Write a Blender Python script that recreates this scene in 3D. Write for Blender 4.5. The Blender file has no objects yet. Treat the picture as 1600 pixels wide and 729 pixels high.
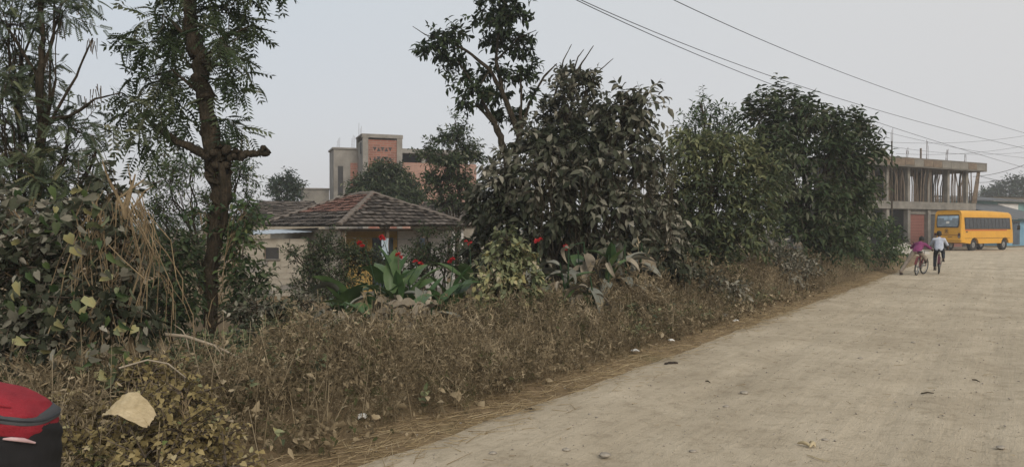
import bpy, bmesh, math, random
import numpy as np
from mathutils import Vector, Matrix

# ------------------------------------------------------------------ camera, sky, sun, exposure
scene = bpy.context.scene
F_PX, CX, HZ, CAM_H = 1180.0, 800.0, 356.0, 1.6      # focal length, centre column and horizon row of the 1600 px photograph
cam_d = bpy.data.cameras.new('camera'); cam = bpy.data.objects.new('camera', cam_d)
scene.collection.objects.link(cam); scene.camera = cam
cam_d.sensor_width = 36.0; cam_d.lens = 36.0 * F_PX / 1600.0
cam_d.clip_start = 0.05; cam_d.clip_end = 4000.0
cam.location = (0, 0, CAM_H)
cam.rotation_euler = (math.radians(90) - math.atan((364.5 - HZ) / F_PX), 0, 0)

SUN_EL, SUN_AZ = math.radians(32), math.radians(160)   # azimuth clockwise from +Y: behind the camera to the right
world = bpy.data.worlds.new('World'); scene.world = world; world.use_nodes = True
nt = world.node_tree; nt.nodes.clear()
wo = nt.nodes.new('ShaderNodeOutputWorld'); bg = nt.nodes.new('ShaderNodeBackground')
sky = nt.nodes.new('ShaderNodeTexSky'); sky.sky_type = 'NISHITA'; sky.sun_disc = False
sky.sun_elevation = SUN_EL; sky.sun_rotation = SUN_AZ
sky.air_density = 1.0; sky.dust_density = 4.0; sky.ozone_density = 1.0
# thick even haze over the whole sky: the Nishita sky is almost washed out by a pale veil
mul = nt.nodes.new('ShaderNodeMixRGB'); mul.blend_type = 'MIX'; mul.inputs[0].default_value = 0.86
tcw = nt.nodes.new('ShaderNodeTexCoord'); sx = nt.nodes.new('ShaderNodeSeparateXYZ'); nt.links.new(tcw.outputs['Generated'], sx.inputs[0])
mr = nt.nodes.new('ShaderNodeMapRange'); mr.inputs[1].default_value = -0.7; mr.inputs[2].default_value = 0.7; nt.links.new(sx.outputs[0], mr.inputs[0])
veil = nt.nodes.new('ShaderNodeMixRGB'); veil.inputs[1].default_value = (5.75, 6.45, 7.05, 1); veil.inputs[2].default_value = (7.1, 6.9, 6.6, 1)   # bluish to the left, warmer to the right
nt.links.new(mr.outputs[0], veil.inputs[0])
me_ = nt.nodes.new('ShaderNodeMapRange'); me_.inputs[1].default_value = 0.0; me_.inputs[2].default_value = 0.32; nt.links.new(sx.outputs[2], me_.inputs[0])
low = nt.nodes.new('ShaderNodeMixRGB'); low.inputs[1].default_value = (6.5, 6.4, 6.55, 1); nt.links.new(me_.outputs[0], low.inputs[0]); nt.links.new(veil.outputs[0], low.inputs[2]); nt.links.new(low.outputs[0], mul.inputs[2])
nt.links.new(sky.outputs[0], mul.inputs[1]); nt.links.new(mul.outputs[0], bg.inputs[0])
bg.inputs[1].default_value = 0.1
nt.links.new(bg.outputs[0], wo.inputs[0])

sun_d = bpy.data.lights.new('sun', 'SUN'); sun = bpy.data.objects.new('sun', sun_d)
scene.collection.objects.link(sun)
sun_d.energy = 1.9; sun_d.angle = math.radians(24); sun_d.color = (1.0, 0.93, 0.83)
sd_ = Vector((math.sin(SUN_AZ) * math.cos(SUN_EL), math.cos(SUN_AZ) * math.cos(SUN_EL), math.sin(SUN_EL)))
sun.rotation_euler = (-sd_).to_track_quat('-Z', 'Y').to_euler(); sun.location = sd_ * 60

scene.view_settings.view_transform = 'Standard'; scene.view_settings.look = 'None'
scene.view_settings.exposure = 0.13; scene.view_settings.gamma = 1.0
scene.view_settings.use_curve_mapping = False
scene.render.engine = 'CYCLES'
scene.cycles.volume_bounces = 1; scene.cycles.max_bounces = 6; scene.cycles.diffuse_bounces = 4
scene.cycles.transparent_max_bounces = 8

rng = np.random.default_rng(7); random.seed(7)
COL = scene.collection

# ------------------------------------------------------------------ small helpers
def link(o, parent=None):
    COL.objects.link(o)
    if parent is not None: o.parent = parent
    return o
def tag(o, label=None, cat=None, group=None, kind=None):
    if label: o['label'] = label
    if cat: o['category'] = cat
    if group: o['group'] = group
    if kind: o['kind'] = kind
    return o
def empty(name, loc, label, cat, rz=0.0, group=None):
    o = bpy.data.objects.new(name, None); o.empty_display_size = 0.2
    o.location = loc; o.rotation_euler = (0, 0, rz); link(o); return tag(o, label, cat, group)
def W(px, py, D):                                   # a pixel and a depth give a point
    return Vector(((px - CX) / F_PX * D, D, CAM_H - (py - HZ) / F_PX * D))
def unit(a):
    a = np.asarray(a, float); return a / np.maximum(np.linalg.norm(a, axis=-1, keepdims=True), 1e-9)
def sstep(a, b, x):
    t = np.clip((x - a) / (b - a), 0, 1); return t * t * (3 - 2 * t)

def hsh(i, j, seed):
    v = np.sin(i * 127.1 + j * 311.7 + seed * 74.7) * 43758.5453; return v - np.floor(v)
def vnoise(x, y, seed=0):
    x = np.asarray(x, float); y = np.asarray(y, float)
    i = np.floor(x); j = np.floor(y); u = x - i; v = y - j
    u = u * u * (3 - 2 * u); v = v * v * (3 - 2 * v)
    return ((hsh(i, j, seed) * (1 - u) + hsh(i + 1, j, seed) * u) * (1 - v) +
            (hsh(i, j + 1, seed) * (1 - u) + hsh(i + 1, j + 1, seed) * u) * v) * 2 - 1
def fbm(x, y, seed=0, o=3):
    r = 0; a = 1.0
    for k in range(o): r = r + a * vnoise(x * 2 ** k, y * 2 ** k, seed + k * 13); a *= 0.5
    return r / 1.75

# ------------------------------------------------------------------ road outline and ground height
U = np.array([0.556, 0.831]); NL = np.array([-0.831, 0.556]); P0 = np.array([-1.03, 5.06])
def SN(s, n): return P0 + s * U + n * NL
LEFT = [SN(-14, 0), SN(0, 0), SN(12, 0), SN(24, 0), SN(34, 0.1), np.array([22.6, 41.0]), np.array([25.4, 48.0]), np.array([28.6, 55.3]), np.array([40.5, 62.0]), np.array([62, 73.5]), np.array([130, 111])]
RIGHT = [SN(-14, -4.35), SN(0, -4.35), SN(9, -4.2), SN(18, -4.15), SN(29, -4.3), np.array([24.6, 35.6]), np.array([28.5, 38.4]), np.array([35, 42.0]), np.array([47, 48.5]), np.array([66, 59]), np.array([134, 96])]
def resample(pts, n):
    pts = np.array(pts); d = np.r_[0, np.cumsum(np.linalg.norm(np.diff(pts, axis=0), axis=1))]
    # station spacing denser near the camera
    t = np.linspace(0, 1, n); t = t ** 1.5 * d[-1]
    return np.c_[np.interp(t, d, pts[:, 0]), np.interp(t, d, pts[:, 1])]
POLY = np.array(LEFT + RIGHT[::-1])
def road_sd(x, y):                                  # signed distance to the road outline, negative on the road
    p = np.stack([x, y], -1); d = np.full(x.shape, 1e9); ins = np.zeros(x.shape, bool)
    for i in range(len(POLY)):
        a = POLY[i]; b = POLY[(i + 1) % len(POLY)]; e = b - a; w = p - a
        t = np.clip((w @ e) / (e @ e), 0, 1); q = w - t[..., None] * e
        d = np.minimum(d, np.sqrt((q ** 2).sum(-1)))
        c = ((a[1] <= y) != (b[1] <= y)) & (x < (b[0] - a[0]) * (y - a[1]) / (b[1] - a[1] + 1e-12) + a[0])
        ins ^= c
    return np.where(ins, -d, d)
def ground_z(x, y):
    x = np.asarray(x, float); y = np.asarray(y, float)
    sd = road_sd(x, y)
    n = (x - P0[0]) * NL[0] + (y - P0[1]) * NL[1]; s = (x - P0[0]) * U[0] + (y - P0[1]) * U[1]
    z = -0.07 + 0.10 * sstep(-0.25, 0.3, sd)
    left = (n > 0) & (sd > 0)
    bank = 0.10 * sstep(0.2, 1.2, n) - 0.70 * sstep(3.2, 9.0, n)
    bank = bank * (1 - sstep(30, 40, s)) 
    z = z + np.where(left, bank, 0) + np.where(sd > 0.1, 0.03 * fbm(x * 0.9, y * 0.9, 3), 0)
    return z
def gz(x, y): return float(ground_z(np.array([x]), np.array([y]))[0])
def G(px, D, dz=0.0):
    x = (px - CX) / F_PX * D; return Vector((x, D, gz(x, D) + dz))

# ------------------------------------------------------------------ materials
def node_mat(name):
    m = bpy.data.materials.new(name); m.use_nodes = True; t = m.node_tree
    return m, t, t.nodes['Principled BSDF']
def ramp(t, stops, fac=None):
    r = t.nodes.new('ShaderNodeValToRGB'); e = r.color_ramp.elements
    while len(e) < len(stops): e.new(0.5)
    for k, (p, c) in enumerate(stops): e[k].position = p; e[k].color = (*c, 1)
    if fac is not None: t.links.new(fac, r.inputs[0])
    return r
def noise(t, scale, detail=4, rough=0.6, vec=None, dist=0.0):
    n = t.nodes.new('ShaderNodeTexNoise'); n.inputs['Scale'].default_value = scale
    n.inputs['Detail'].default_value = detail; n.inputs['Roughness'].default_value = rough
    n.inputs['Distortion'].default_value = dist
    if vec is not None: t.links.new(vec, n.inputs['Vector'])
    return n
def texco(t, which='Object'): return t.nodes.new('ShaderNodeTexCoord').outputs[which]
def bump(t, b, h, strength=0.4, dist=0.02):
    n = t.nodes.new('ShaderNodeBump'); n.inputs['Strength'].default_value = strength; n.inputs['Distance'].default_value = dist
    t.links.new(h, n.inputs['Height']); t.links.new(n.outputs[0], b.inputs['Normal']); return n
def mix(t, a, b, f, mode='MIX'):
    m = t.nodes.new('ShaderNodeMixRGB'); m.blend_type = mode
    for k, v in ((0, f), (1, a), (2, b)):
        if hasattr(v, 'is_linked'): t.links.new(v, m.inputs[k])
        elif isinstance(v, (int, float)): m.inputs[k].default_value = v
        else: m.inputs[k].default_value = (*v, 1)
    return m.outputs[0]
def surf(name, c1, c2, scale=4.0, rough=0.85, bmp=0.3, bd=0.01, metallic=0.0, spec=0.3, fine=40.0):
    m, t, b = node_mat(name); co = texco(t)
    n1 = noise(t, scale, 5, 0.65, co); n2 = noise(t, fine, 3, 0.6, co)
    r = ramp(t, [(0.3, c1), (0.7, c2)], n1.outputs[0])
    c = mix(t, r.outputs[0], mix(t, (0.6, 0.6, 0.6), (1.25, 1.25, 1.25), n2.outputs[0]), 0.6, 'MULTIPLY')
    t.links.new(c, b.inputs['Base Color']); b.inputs['Roughness'].default_value = rough
    b.inputs['Metallic'].default_value = metallic; b.inputs['Specular IOR Level'].default_value = spec
    bump(t, b, n2.outputs[0], bmp, bd); return m
def leaf_mat(name, stops, transl=0.33, rough=0.6, spec=0.3, patch=1.2):
    m, t, b = node_mat(name)
    a = t.nodes.new('ShaderNodeAttribute'); a.attribute_name = 'tone'
    co = texco(t); n = noise(t, patch, 3, 0.6, co)
    ad = t.nodes.new('ShaderNodeMath'); ad.operation = 'MULTIPLY_ADD'; ad.inputs[1].default_value = 0.55; ad.inputs[2].default_value = -0.275
    t.links.new(n.outputs[0], ad.inputs[0])
    s = t.nodes.new('ShaderNodeMath'); s.operation = 'ADD'; s.use_clamp = True
    t.links.new(a.outputs['Fac'], s.inputs[0]); t.links.new(ad.outputs[0], s.inputs[1])
    r = ramp(t, stops, s.outputs[0])
    n2 = noise(t, 60, 2, 0.5, co)
    c = mix(t, r.outputs[0], mix(t, (0.7, 0.7, 0.7), (1.3, 1.3, 1.3), n2.outputs[0]), 0.7, 'MULTIPLY')
    t.links.new(c, b.inputs['Base Color']); b.inputs['Roughness'].default_value = rough
    b.inputs['Specular IOR Level'].default_value = spec
    tr = t.nodes.new('ShaderNodeBsdfTranslucent'); t.links.new(c, tr.inputs[0])
    mx = t.nodes.new('ShaderNodeMixShader'); mx.inputs[0].default_value = transl
    t.links.new(b.outputs[0], mx.inputs[1]); t.links.new(tr.outputs[0], mx.inputs[2])
    t.links.new(mx.outputs[0], t.nodes['Material Output'].inputs[0])
    return m
M = {}
def fl(c): return surf
# foliage
M['leaf_dark'] = leaf_mat('leaf_dark', [(0.0, (0.016, 0.026, 0.014)), (0.4, (0.038, 0.060, 0.024)), (0.75, (0.082, 0.106, 0.050)), (1.0, (0.19, 0.19, 0.13))], spec=0.2)
M['leaf_mid'] = leaf_mat('leaf_mid', [(0.0, (0.0252, 0.0476, 0.0196)), (0.4, (0.0588, 0.0980, 0.0364)), (0.75, (0.1190, 0.1610, 0.0560)), (1.0, (0.2380, 0.2380, 0.0980))])
M['leaf_bright'] = leaf_mat('leaf_bright', [(0.0, (0.032, 0.046, 0.026)), (0.4, (0.070, 0.090, 0.046)), (0.75, (0.140, 0.160, 0.072)), (1.0, (0.26, 0.26, 0.13))])
M['leaf_dusty'] = leaf_mat('leaf_dusty', [(0.0, (0.022, 0.028, 0.015)), (0.35, (0.072, 0.078, 0.050)), (0.68, (0.195, 0.185, 0.142)), (1.0, (0.40, 0.37, 0.30))], transl=0.22, spec=0.15, rough=0.75)
M['leaf_vine'] = leaf_mat('leaf_vine', [(0.0, (0.0390, 0.0520, 0.0286)), (0.35, (0.1040, 0.1235, 0.0585)), (0.7, (0.2340, 0.2470, 0.1300)), (0.9, (0.3640, 0.3120, 0.1300)), (1.0, (0.4680, 0.4030, 0.2860))], transl=0.18)
M['leaf_feather'] = leaf_mat('leaf_feather', [(0.0, (0.0300, 0.0480, 0.0270)), (0.5, (0.0750, 0.0990, 0.0540)), (0.85, (0.1500, 0.1725, 0.0900)), (1.0, (0.2550, 0.2100, 0.1050))])
M['leaf_far'] = leaf_mat('leaf_far', [(0.0, (0.0220, 0.0385, 0.0242)), (0.5, (0.0418, 0.0660, 0.0396)), (1.0, (0.0880, 0.1100, 0.0660))])
M['weed'] = leaf_mat('weed_dry', [(0.0, (0.075, 0.085, 0.035)), (0.12, (0.075, 0.058, 0.034)), (0.42, (0.175, 0.137, 0.083)), (0.75, (0.31, 0.245, 0.152)), (1.0, (0.45, 0.37, 0.25))], transl=0.25, rough=0.85, spec=0.1, patch=0.8)
M['creeper'] = leaf_mat('creeper_dry', [(0.0, (0.075, 0.058, 0.026)), (0.35, (0.19, 0.15, 0.065)), (0.7, (0.33, 0.26, 0.12)), (0.88, (0.43, 0.36, 0.21)), (1.0, (0.12, 0.15, 0.05))], transl=0.18, rough=0.8, spec=0.15, patch=1.6)
M['straw'] = leaf_mat('straw', [(0.0, (0.20, 0.145, 0.075)), (0.6, (0.37, 0.28, 0.155)), (1.0, (0.50, 0.40, 0.25))], transl=0.1, rough=0.8, spec=0.2, patch=0.5)
M['canna_green'] = leaf_mat('canna_green', [(0, (0.0264, 0.0600, 0.0240)), (0.5, (0.0540, 0.1020, 0.0360)), (1, (0.1020, 0.1440, 0.0540))], transl=0.2, rough=0.45, patch=5)
M['canna_dusty'] = leaf_mat('canna_dusty', [(0, (0.080, 0.088, 0.070)), (0.5, (0.165, 0.165, 0.135)), (1, (0.27, 0.255, 0.205))], transl=0.08, rough=0.75, patch=6)
M['canna_dead'] = leaf_mat('canna_dead', [(0, (0.11, 0.085, 0.055)), (0.5, (0.25, 0.21, 0.155)), (1, (0.40, 0.35, 0.27))], transl=0.15, rough=0.85, patch=9)
M['petal_red'] = leaf_mat('petal_red', [(0, (0.34, 0.012, 0.018)), (1, (0.58, 0.04, 0.04))], transl=0.3)
def bark_mat():
    m, t, b = node_mat('bark'); co = texco(t)
    mp = t.nodes.new('ShaderNodeMapping'); t.links.new(co, mp.inputs[0]); mp.inputs['Scale'].default_value = (1, 1, .3)
    n1 = noise(t, 3, 4, .6, co); n2 = noise(t, 26, 5, .75, mp.outputs[0], 1.2); n3 = noise(t, 8, 4, .7, co)
    c = mix(t, ramp(t, [(.3, (.030, .026, .021)), (.55, (.075, .060, .046)), (.75, (.13, .108, .082))], n2.outputs[0]).outputs[0], ramp(t, [(.35, (.55, .6, .5)), (.7, (1.25, 1.15, 1.0))], n3.outputs[0]).outputs[0], .85, 'MULTIPLY')
    t.links.new(c, b.inputs['Base Color']); b.inputs['Roughness'].default_value = .95; b.inputs['Specular IOR Level'].default_value = .1
    bump(t, b, mix(t, n2.outputs[0], n3.outputs[0], .3), 1.0, .09); return m
M['bark'] = bark_mat()
M['bark_light'] = surf('bark_light', (0.10, 0.075, 0.052), (0.26, 0.195, 0.13), 5, 0.9, 0.7, 0.02, fine=30)
M['twig'] = surf('twig', (0.07, 0.055, 0.042), (0.15, 0.12, 0.09), 5, 0.9, 0.2)
M['vine_stem'] = surf('vine_stem', (0.12, 0.085, 0.048), (0.30, 0.225, 0.13), 5, 0.9, 0.3)
M['dead_branch'] = surf('dead_branch', (0.22, 0.18, 0.13), (0.40, 0.34, 0.26), 9, 0.9, 0.4)
# masonry and the rest
M['concrete'] = surf('concrete', (0.135, 0.126, 0.112), (0.27, 0.25, 0.215), 1.3, 0.9, 0.4, 0.01, fine=18)
M['concrete_dark'] = surf('concrete_dark', (0.10, 0.094, 0.084), (0.19, 0.175, 0.15), 1.0, 0.9, 0.4, 0.01, fine=18)
M['plaster_grey'] = surf('plaster_grey', (0.15, 0.138, 0.122), (0.30, 0.28, 0.25), 0.7, 0.9, 0.3, 0.01, fine=12)
M['timber'] = surf('timber', (0.10, 0.074, 0.054), (0.235, 0.18, 0.13), 3, 0.85, 0.3)
M['interior_shade'] = surf('interior_shade', (0.03, 0.03, 0.032), (0.055, 0.052, 0.05), 2, 0.9, 0.2)  # near-black colour stands in for the shade inside rooms and openings
M['shutter'] = surf('shutter', (0.19, 0.075, 0.058), (0.27, 0.115, 0.09), 1.5, 0.6, 0.2)
M['shutter_dark'] = surf('shutter_dark', (0.05, 0.052, 0.055), (0.085, 0.086, 0.09), 1.5, 0.6, 0.2)
M['rebar'] = surf('rebar', (0.06, 0.04, 0.03), (0.12, 0.075, 0.05), 8, 0.8, 0.2)
M['tile_old'] = leaf_mat('tile_old', [(0, (0.040, 0.034, 0.030)), (0.5, (0.118, 0.097, 0.080)), (0.86, (0.18, 0.152, 0.130)), (1.0, (0.21, 0.165, 0.13))], transl=0.0, rough=0.9, spec=0.15, patch=1.5)
M['tile_red'] = leaf_mat('tile_red', [(0, (0.09, 0.060, 0.050)), (0.5, (0.20, 0.100, 0.075)), (1, (0.30, 0.16, 0.12))], transl=0.0, rough=0.9, spec=0.15, patch=1.5)
M['wall_cream'] = surf('wall_cream', (0.25, 0.22, 0.175), (0.42, 0.38, 0.315), 1.6, 0.9, 0.3, fine=20)
M['wall_yellow'] = surf('wall_yellow', (0.36, 0.235, 0.070), (0.50, 0.345, 0.12), 1.6, 0.9, 0.2, fine=20)
M['wall_white'] = surf('wall_white', (0.50, 0.48, 0.46), (0.68, 0.66, 0.63), 1.0, 0.9, 0.2, fine=15)
M['wall_teal'] = surf('wall_teal', (0.10, 0.20, 0.20), (0.19, 0.30, 0.29), 1.0, 0.9, 0.2, fine=15)
M['wall_blue'] = surf('wall_blue', (0.12, 0.26, 0.36), (0.20, 0.36, 0.46), 1.0, 0.8, 0.2, fine=15)
M['wood_blue'] = surf('wood_blue', (0.045, 0.062, 0.085), (0.085, 0.11, 0.14), 3, 0.7, 0.2)
M['tin'] = surf('tin', (0.36, 0.40, 0.44), (0.54, 0.59, 0.63), 2, 0.5, 0.1, metallic=0.3)
M['tin_dark'] = surf('tin_dark', (0.075, 0.08, 0.085), (0.14, 0.145, 0.15), 1.5, 0.7, 0.2)
M['rubber'] = surf('rubber', (0.018, 0.018, 0.018), (0.035, 0.033, 0.03), 6, 0.85, 0.3)
M['steel'] = surf('steel', (0.30, 0.30, 0.30), (0.45, 0.45, 0.44), 6, 0.35, 0.1, metallic=0.9)
M['black_plastic'] = surf('black_plastic', (0.012, 0.012, 0.013), (0.028, 0.028, 0.028), 6, 0.5, 0.1)
M['wire'] = surf('wire', (0.035, 0.036, 0.04), (0.06, 0.06, 0.065), 1, 0.7, 0.0)
M['dung'] = surf('dung', (0.018, 0.013, 0.009), (0.05, 0.036, 0.024), 30, 0.9, 0.8)
M['stone'] = surf('stone', (0.20, 0.175, 0.145), (0.38, 0.34, 0.28), 9, 0.9, 0.5)
M['sand_heap'] = surf('sand_heap', (0.33, 0.30, 0.255), (0.47, 0.43, 0.37), 3, 0.95, 0.6, 0.02)
M['paper'] = surf('paper_tan', (0.36, 0.285, 0.165), (0.50, 0.415, 0.27), 7, 0.8, 0.3, fine=25)
M['litter_white'] = surf('litter_white', (0.55, 0.54, 0.50), (0.75, 0.74, 0.71), 20, 0.7, 0.2)
M['cloth_blue'] = surf('cloth_blue', (0.42, 0.52, 0.60), (0.58, 0.66, 0.72), 5, 0.9, 0.2)
M['fabric_red'] = surf('fabric_red', (0.20, 0.012, 0.020), (0.32, 0.024, 0.036), 9, 0.85, 0.6, 0.006, fine=200)
M['fabric_black'] = surf('fabric_black', (0.008, 0.008, 0.009), (0.018, 0.017, 0.018), 4, 0.85, 0.5, 0.004, fine=260)
M['fabric_brown'] = surf('fabric_brown', (0.030, 0.022, 0.019), (0.052, 0.040, 0.034), 6, 0.9, 0.5, 0.004, fine=260)
M['fabric_grey'] = surf('fabric_grey', (0.045, 0.046, 0.05), (0.075, 0.076, 0.08), 6, 0.8, 0.3, 0.003, fine=200)
M['strap_pink'] = surf('strap_pink', (0.42, 0.27, 0.27), (0.56, 0.40, 0.40), 9, 0.8, 0.2)
M['skin'] = surf('skin', (0.085, 0.045, 0.028), (0.13, 0.07, 0.044), 9, 0.6, 0.1)
M['hair'] = surf('hair', (0.008, 0.007, 0.007), (0.02, 0.018, 0.017), 30, 0.6, 0.6, fine=120)
M['shirt_magenta'] = surf('shirt_magenta', (0.14, 0.024, 0.085), (0.22, 0.045, 0.13), 6, 0.9, 0.3)
M['shirt_pale'] = surf('shirt_pale', (0.34, 0.37, 0.45), (0.56, 0.59, 0.66), 7, 0.9, 0.3)
M['trouser_khaki'] = surf('trouser_khaki', (0.20, 0.165, 0.13), (0.29, 0.245, 0.20), 6, 0.9, 0.3)
M['trouser_dark'] = surf('trouser_dark', (0.014, 0.018, 0.026), (0.028, 0.033, 0.045), 6, 0.9, 0.3)
M['shoe'] = surf('shoe', (0.035, 0.02, 0.016), (0.07, 0.04, 0.03), 9, 0.6, 0.2)
M['bike_red'] = surf('bike_red', (0.10, 0.016, 0.020), (0.16, 0.026, 0.032), 9, 0.5, 0.0)
M['bike_dark'] = surf('bike_dark', (0.06, 0.012, 0.022), (0.10, 0.02, 0.036), 9, 0.5, 0.0)
M['bus_yellow'] = surf('bus_yellow', (0.60, 0.290, 0.014), (0.68, 0.345, 0.022), 1.2, 0.42, 0.04, spec=0.45, fine=8)
M['bus_red'] = surf('bus_red', (0.34, 0.035, 0.02), (0.42, 0.05, 0.03), 4, 0.5, 0.0)
M['bus_lamp'] = surf('bus_lamp', (0.05, 0.008, 0.008), (0.12, 0.015, 0.012), 9, 0.3, 0.0)
def glass_mat(name, c, rough=0.08, spec=0.5):
    m, t, b = node_mat(name); n = noise(t, 3.0, 3, 0.5, texco(t))
    t.links.new(ramp(t, [(0.35, tuple(x * 0.6 for x in c)), (0.7, c)], n.outputs[0]).outputs[0], b.inputs['Base Color'])
    b.inputs['Roughness'].default_value = rough; b.inputs['Specular IOR Level'].default_value = spec; return m
M['glass_dark'] = glass_mat('glass_dark', (0.03, 0.032, 0.034))
M['glass_rear'] = glass_mat('glass_rear', (0.20, 0.25, 0.29), 0.12)  # lighter blue-grey base colour stands in for reflected sky
M['sun_strip'] = glass_mat('sun_strip', (0.42, 0.58, 0.72), 0.3)
def brick_mat(name, c1, c2, mortar, scale):
    m, t, b = node_mat(name); co = texco(t)
    mp = t.nodes.new('ShaderNodeMapping'); t.links.new(co, mp.inputs[0]); mp.inputs['Rotation'].default_value = (math.radians(90), 0, 0)
    br = t.nodes.new('ShaderNodeTexBrick'); t.links.new(mp.outputs[0], br.inputs[0])
    br.inputs['Color1'].default_value = (*c1, 1); br.inputs['Color2'].default_value = (*c2, 1); br.inputs['Mortar'].default_value = (*mortar, 1)
    br.inputs['Scale'].default_value = scale; br.inputs['Mortar Size'].default_value = 0.03
    br.inputs['Brick Width'].default_value = 0.9; br.inputs['Row Height'].default_value = 0.3
    n = noise(t, 1.5, 4, 0.6, co)
    c = mix(t, br.outputs[0], mix(t, (0.65, 0.65, 0.65), (1.3, 1.3, 1.3), n.outputs[0]), 0.8, 'MULTIPLY')
    t.links.new(c, b.inputs['Base Color']); b.inputs['Roughness'].default_value = 0.9
    bump(t, b, br.outputs['Fac'], -0.4, 0.02); return m
M['brick_red'] = brick_mat('brick_red', (0.29, 0.115, 0.075), (0.20, 0.080, 0.055), (0.23, 0.18, 0.15), 1.6)
M['brick_pale'] = brick_mat('brick_pale', (0.38, 0.20, 0.145), (0.30, 0.16, 0.12), (0.31, 0.26, 0.22), 3.0)

# ------------------------------------------------------------------ mesh builders
class MB:
    def __init__(self): self.v = []; self.f = []
    def add(self, vs, fs):
        o = len(self.v); self.v += [tuple(v) for v in vs]; self.f += [tuple(i + o for i in f) for f in fs]; return self
    def box(self, c, s, rz=0.0, rx=0.0, ry=0.0, taper=1.0):
        h = [x / 2 for x in s]; R = Matrix.Rotation(rz, 3, 'Z') @ Matrix.Rotation(ry, 3, 'Y') @ Matrix.Rotation(rx, 3, 'X')
        vs = []
        for z in (-1, 1):
            k = taper if z > 0 else 1.0
            for x, y in ((-1, -1), (1, -1), (1, 1), (-1, 1)):
                vs.append(R @ Vector((x * h[0] * k, y * h[1] * k, z * h[2])) + Vector(c))
        return self.add(vs, [(3, 2, 1, 0), (4, 5, 6, 7), (0, 1, 5, 4), (1, 2, 6, 5), (2, 3, 7, 6), (3, 0, 4, 7)])
    def tube(self, pts, rad, sides=8, wob=0.0, cap=True):
        pts = [Vector(p) for p in pts]; n = len(pts)
        rad = [rad] * n if isinstance(rad, (int, float)) else list(rad)
        vs = []; fs = []; ref = Vector((0.31, 0.17, 0.93))
        for i, p in enumerate(pts):
            t = (pts[min(i + 1, n - 1)] - pts[max(i - 1, 0)]).normalized()
            a = t.cross(ref)
            if a.length < 0.1: a = t.cross(Vector((1, 0, 0)))
            a.normalize(); b = t.cross(a)
            for k in range(sides):
                th = 2 * math.pi * k / sides; r = rad[i] * (1 + random.uniform(-wob, wob))
                vs.append(p + (a * math.cos(th) + b * math.sin(th)) * r)
        for i in range(n - 1):
            for k in range(sides):
                k2 = (k + 1) % sides
                fs.append((i * sides + k, i * sides + k2, (i + 1) * sides + k2, (i + 1) * sides + k))
        if cap: fs += [tuple(range(sides))[::-1], tuple(range((n - 1) * sides, n * sides))]
        return self.add(vs, fs)
    def loft(self, rings):
        k = len(rings[0]); vs = [p for r in rings for p in r]; fs = []
        for i in range(len(rings) - 1):
            for j in range(k):
                j2 = (j + 1) % k; fs.append((i * k + j, i * k + j2, (i + 1) * k + j2, (i + 1) * k + j))
        fs += [tuple(range(k))[::-1], tuple(range((len(rings) - 1) * k, len(rings) * k))]
        return self.add(vs, fs)
    def ell(self, c, r, seg=12, rings=8):
        vs = []; 
        rr = []
        for i in range(1, rings):
            ph = math.pi * i / rings
            rr.append([Vector(c) + Vector((r[0] * math.sin(ph) * math.cos(2 * math.pi * k / seg), r[1] * math.sin(ph) * math.sin(2 * math.pi * k / seg), -r[2] * math.cos(ph))) for k in range(seg)])
        return self.loft(rr)
    def mesh(self, name, mat, smooth=None):
        me = bpy.data.meshes.new(name); me.from_pydata(self.v, [], self.f); me.update()
        if mat is not None: me.materials.append(M[mat] if isinstance(mat, str) else mat)
        if smooth is not None:
            me.polygons.foreach_set('use_smooth', [True] * len(me.polygons)); me.set_sharp_from_angle(angle=math.radians(smooth))
        return me
    def build(self, name, mat, parent=None, smooth=None, kind=None):
        o = bpy.data.objects.new(name, self.mesh(name, mat, smooth)); link(o, parent)
        if kind: o['kind'] = kind
        return o
def inst(name, me, parent=None, loc=(0, 0, 0), rot=(0, 0, 0), scale=(1, 1, 1)):
    o = bpy.data.objects.new(name, me); o.location = loc; o.rotation_euler = rot; o.scale = scale; return link(o, parent)

# foliage: many leaves as one numpy mesh with a per-leaf tone
def T_(v, f): return np.array(v, float), np.array(f, int)
LEAF8 = T_([(0, 0, 0), (.34, 0, -.02), (.34, .5, .07), (.34, -.5, .07), (.72, 0, -.09), (.72, .33, -.02), (.72, -.33, -.02), (1, 0, -.22)],
           [(0, 1, 2), (0, 3, 1), (1, 4, 5), (1, 5, 2), (1, 3, 6), (1, 6, 4), (4, 7, 5), (4, 6, 7)])
HEART = T_([(.08, 0, 0), (-.06, .26, .03), (-.06, -.26, .03), (.30, .5, .05), (.30, -.5, .05), (.68, .30, -.05), (.68, -.30, -.05), (1, 0, -.2), (.45, 0, -.06)],
           [(0, 3, 1), (0, 2, 4), (0, 8, 3), (0, 4, 8), (3, 8, 5), (4, 6, 8), (8, 7, 5), (8, 6, 7)])
LEAF2 = T_([(0, 0, 0), (.42, .5, .06), (1, 0, -.12), (.42, -.5, .06)], [(0, 2, 1), (0, 3, 2)])
STICK = T_([(0, .5, 0), (0, -.25, .43), (0, -.25, -.43), (1, .25, 0), (1, -.12, .2), (1, -.12, -.2)],
           [(0, 1, 4), (0, 4, 3), (1, 2, 5), (1, 5, 4), (2, 0, 3), (2, 3, 5)])
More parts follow.
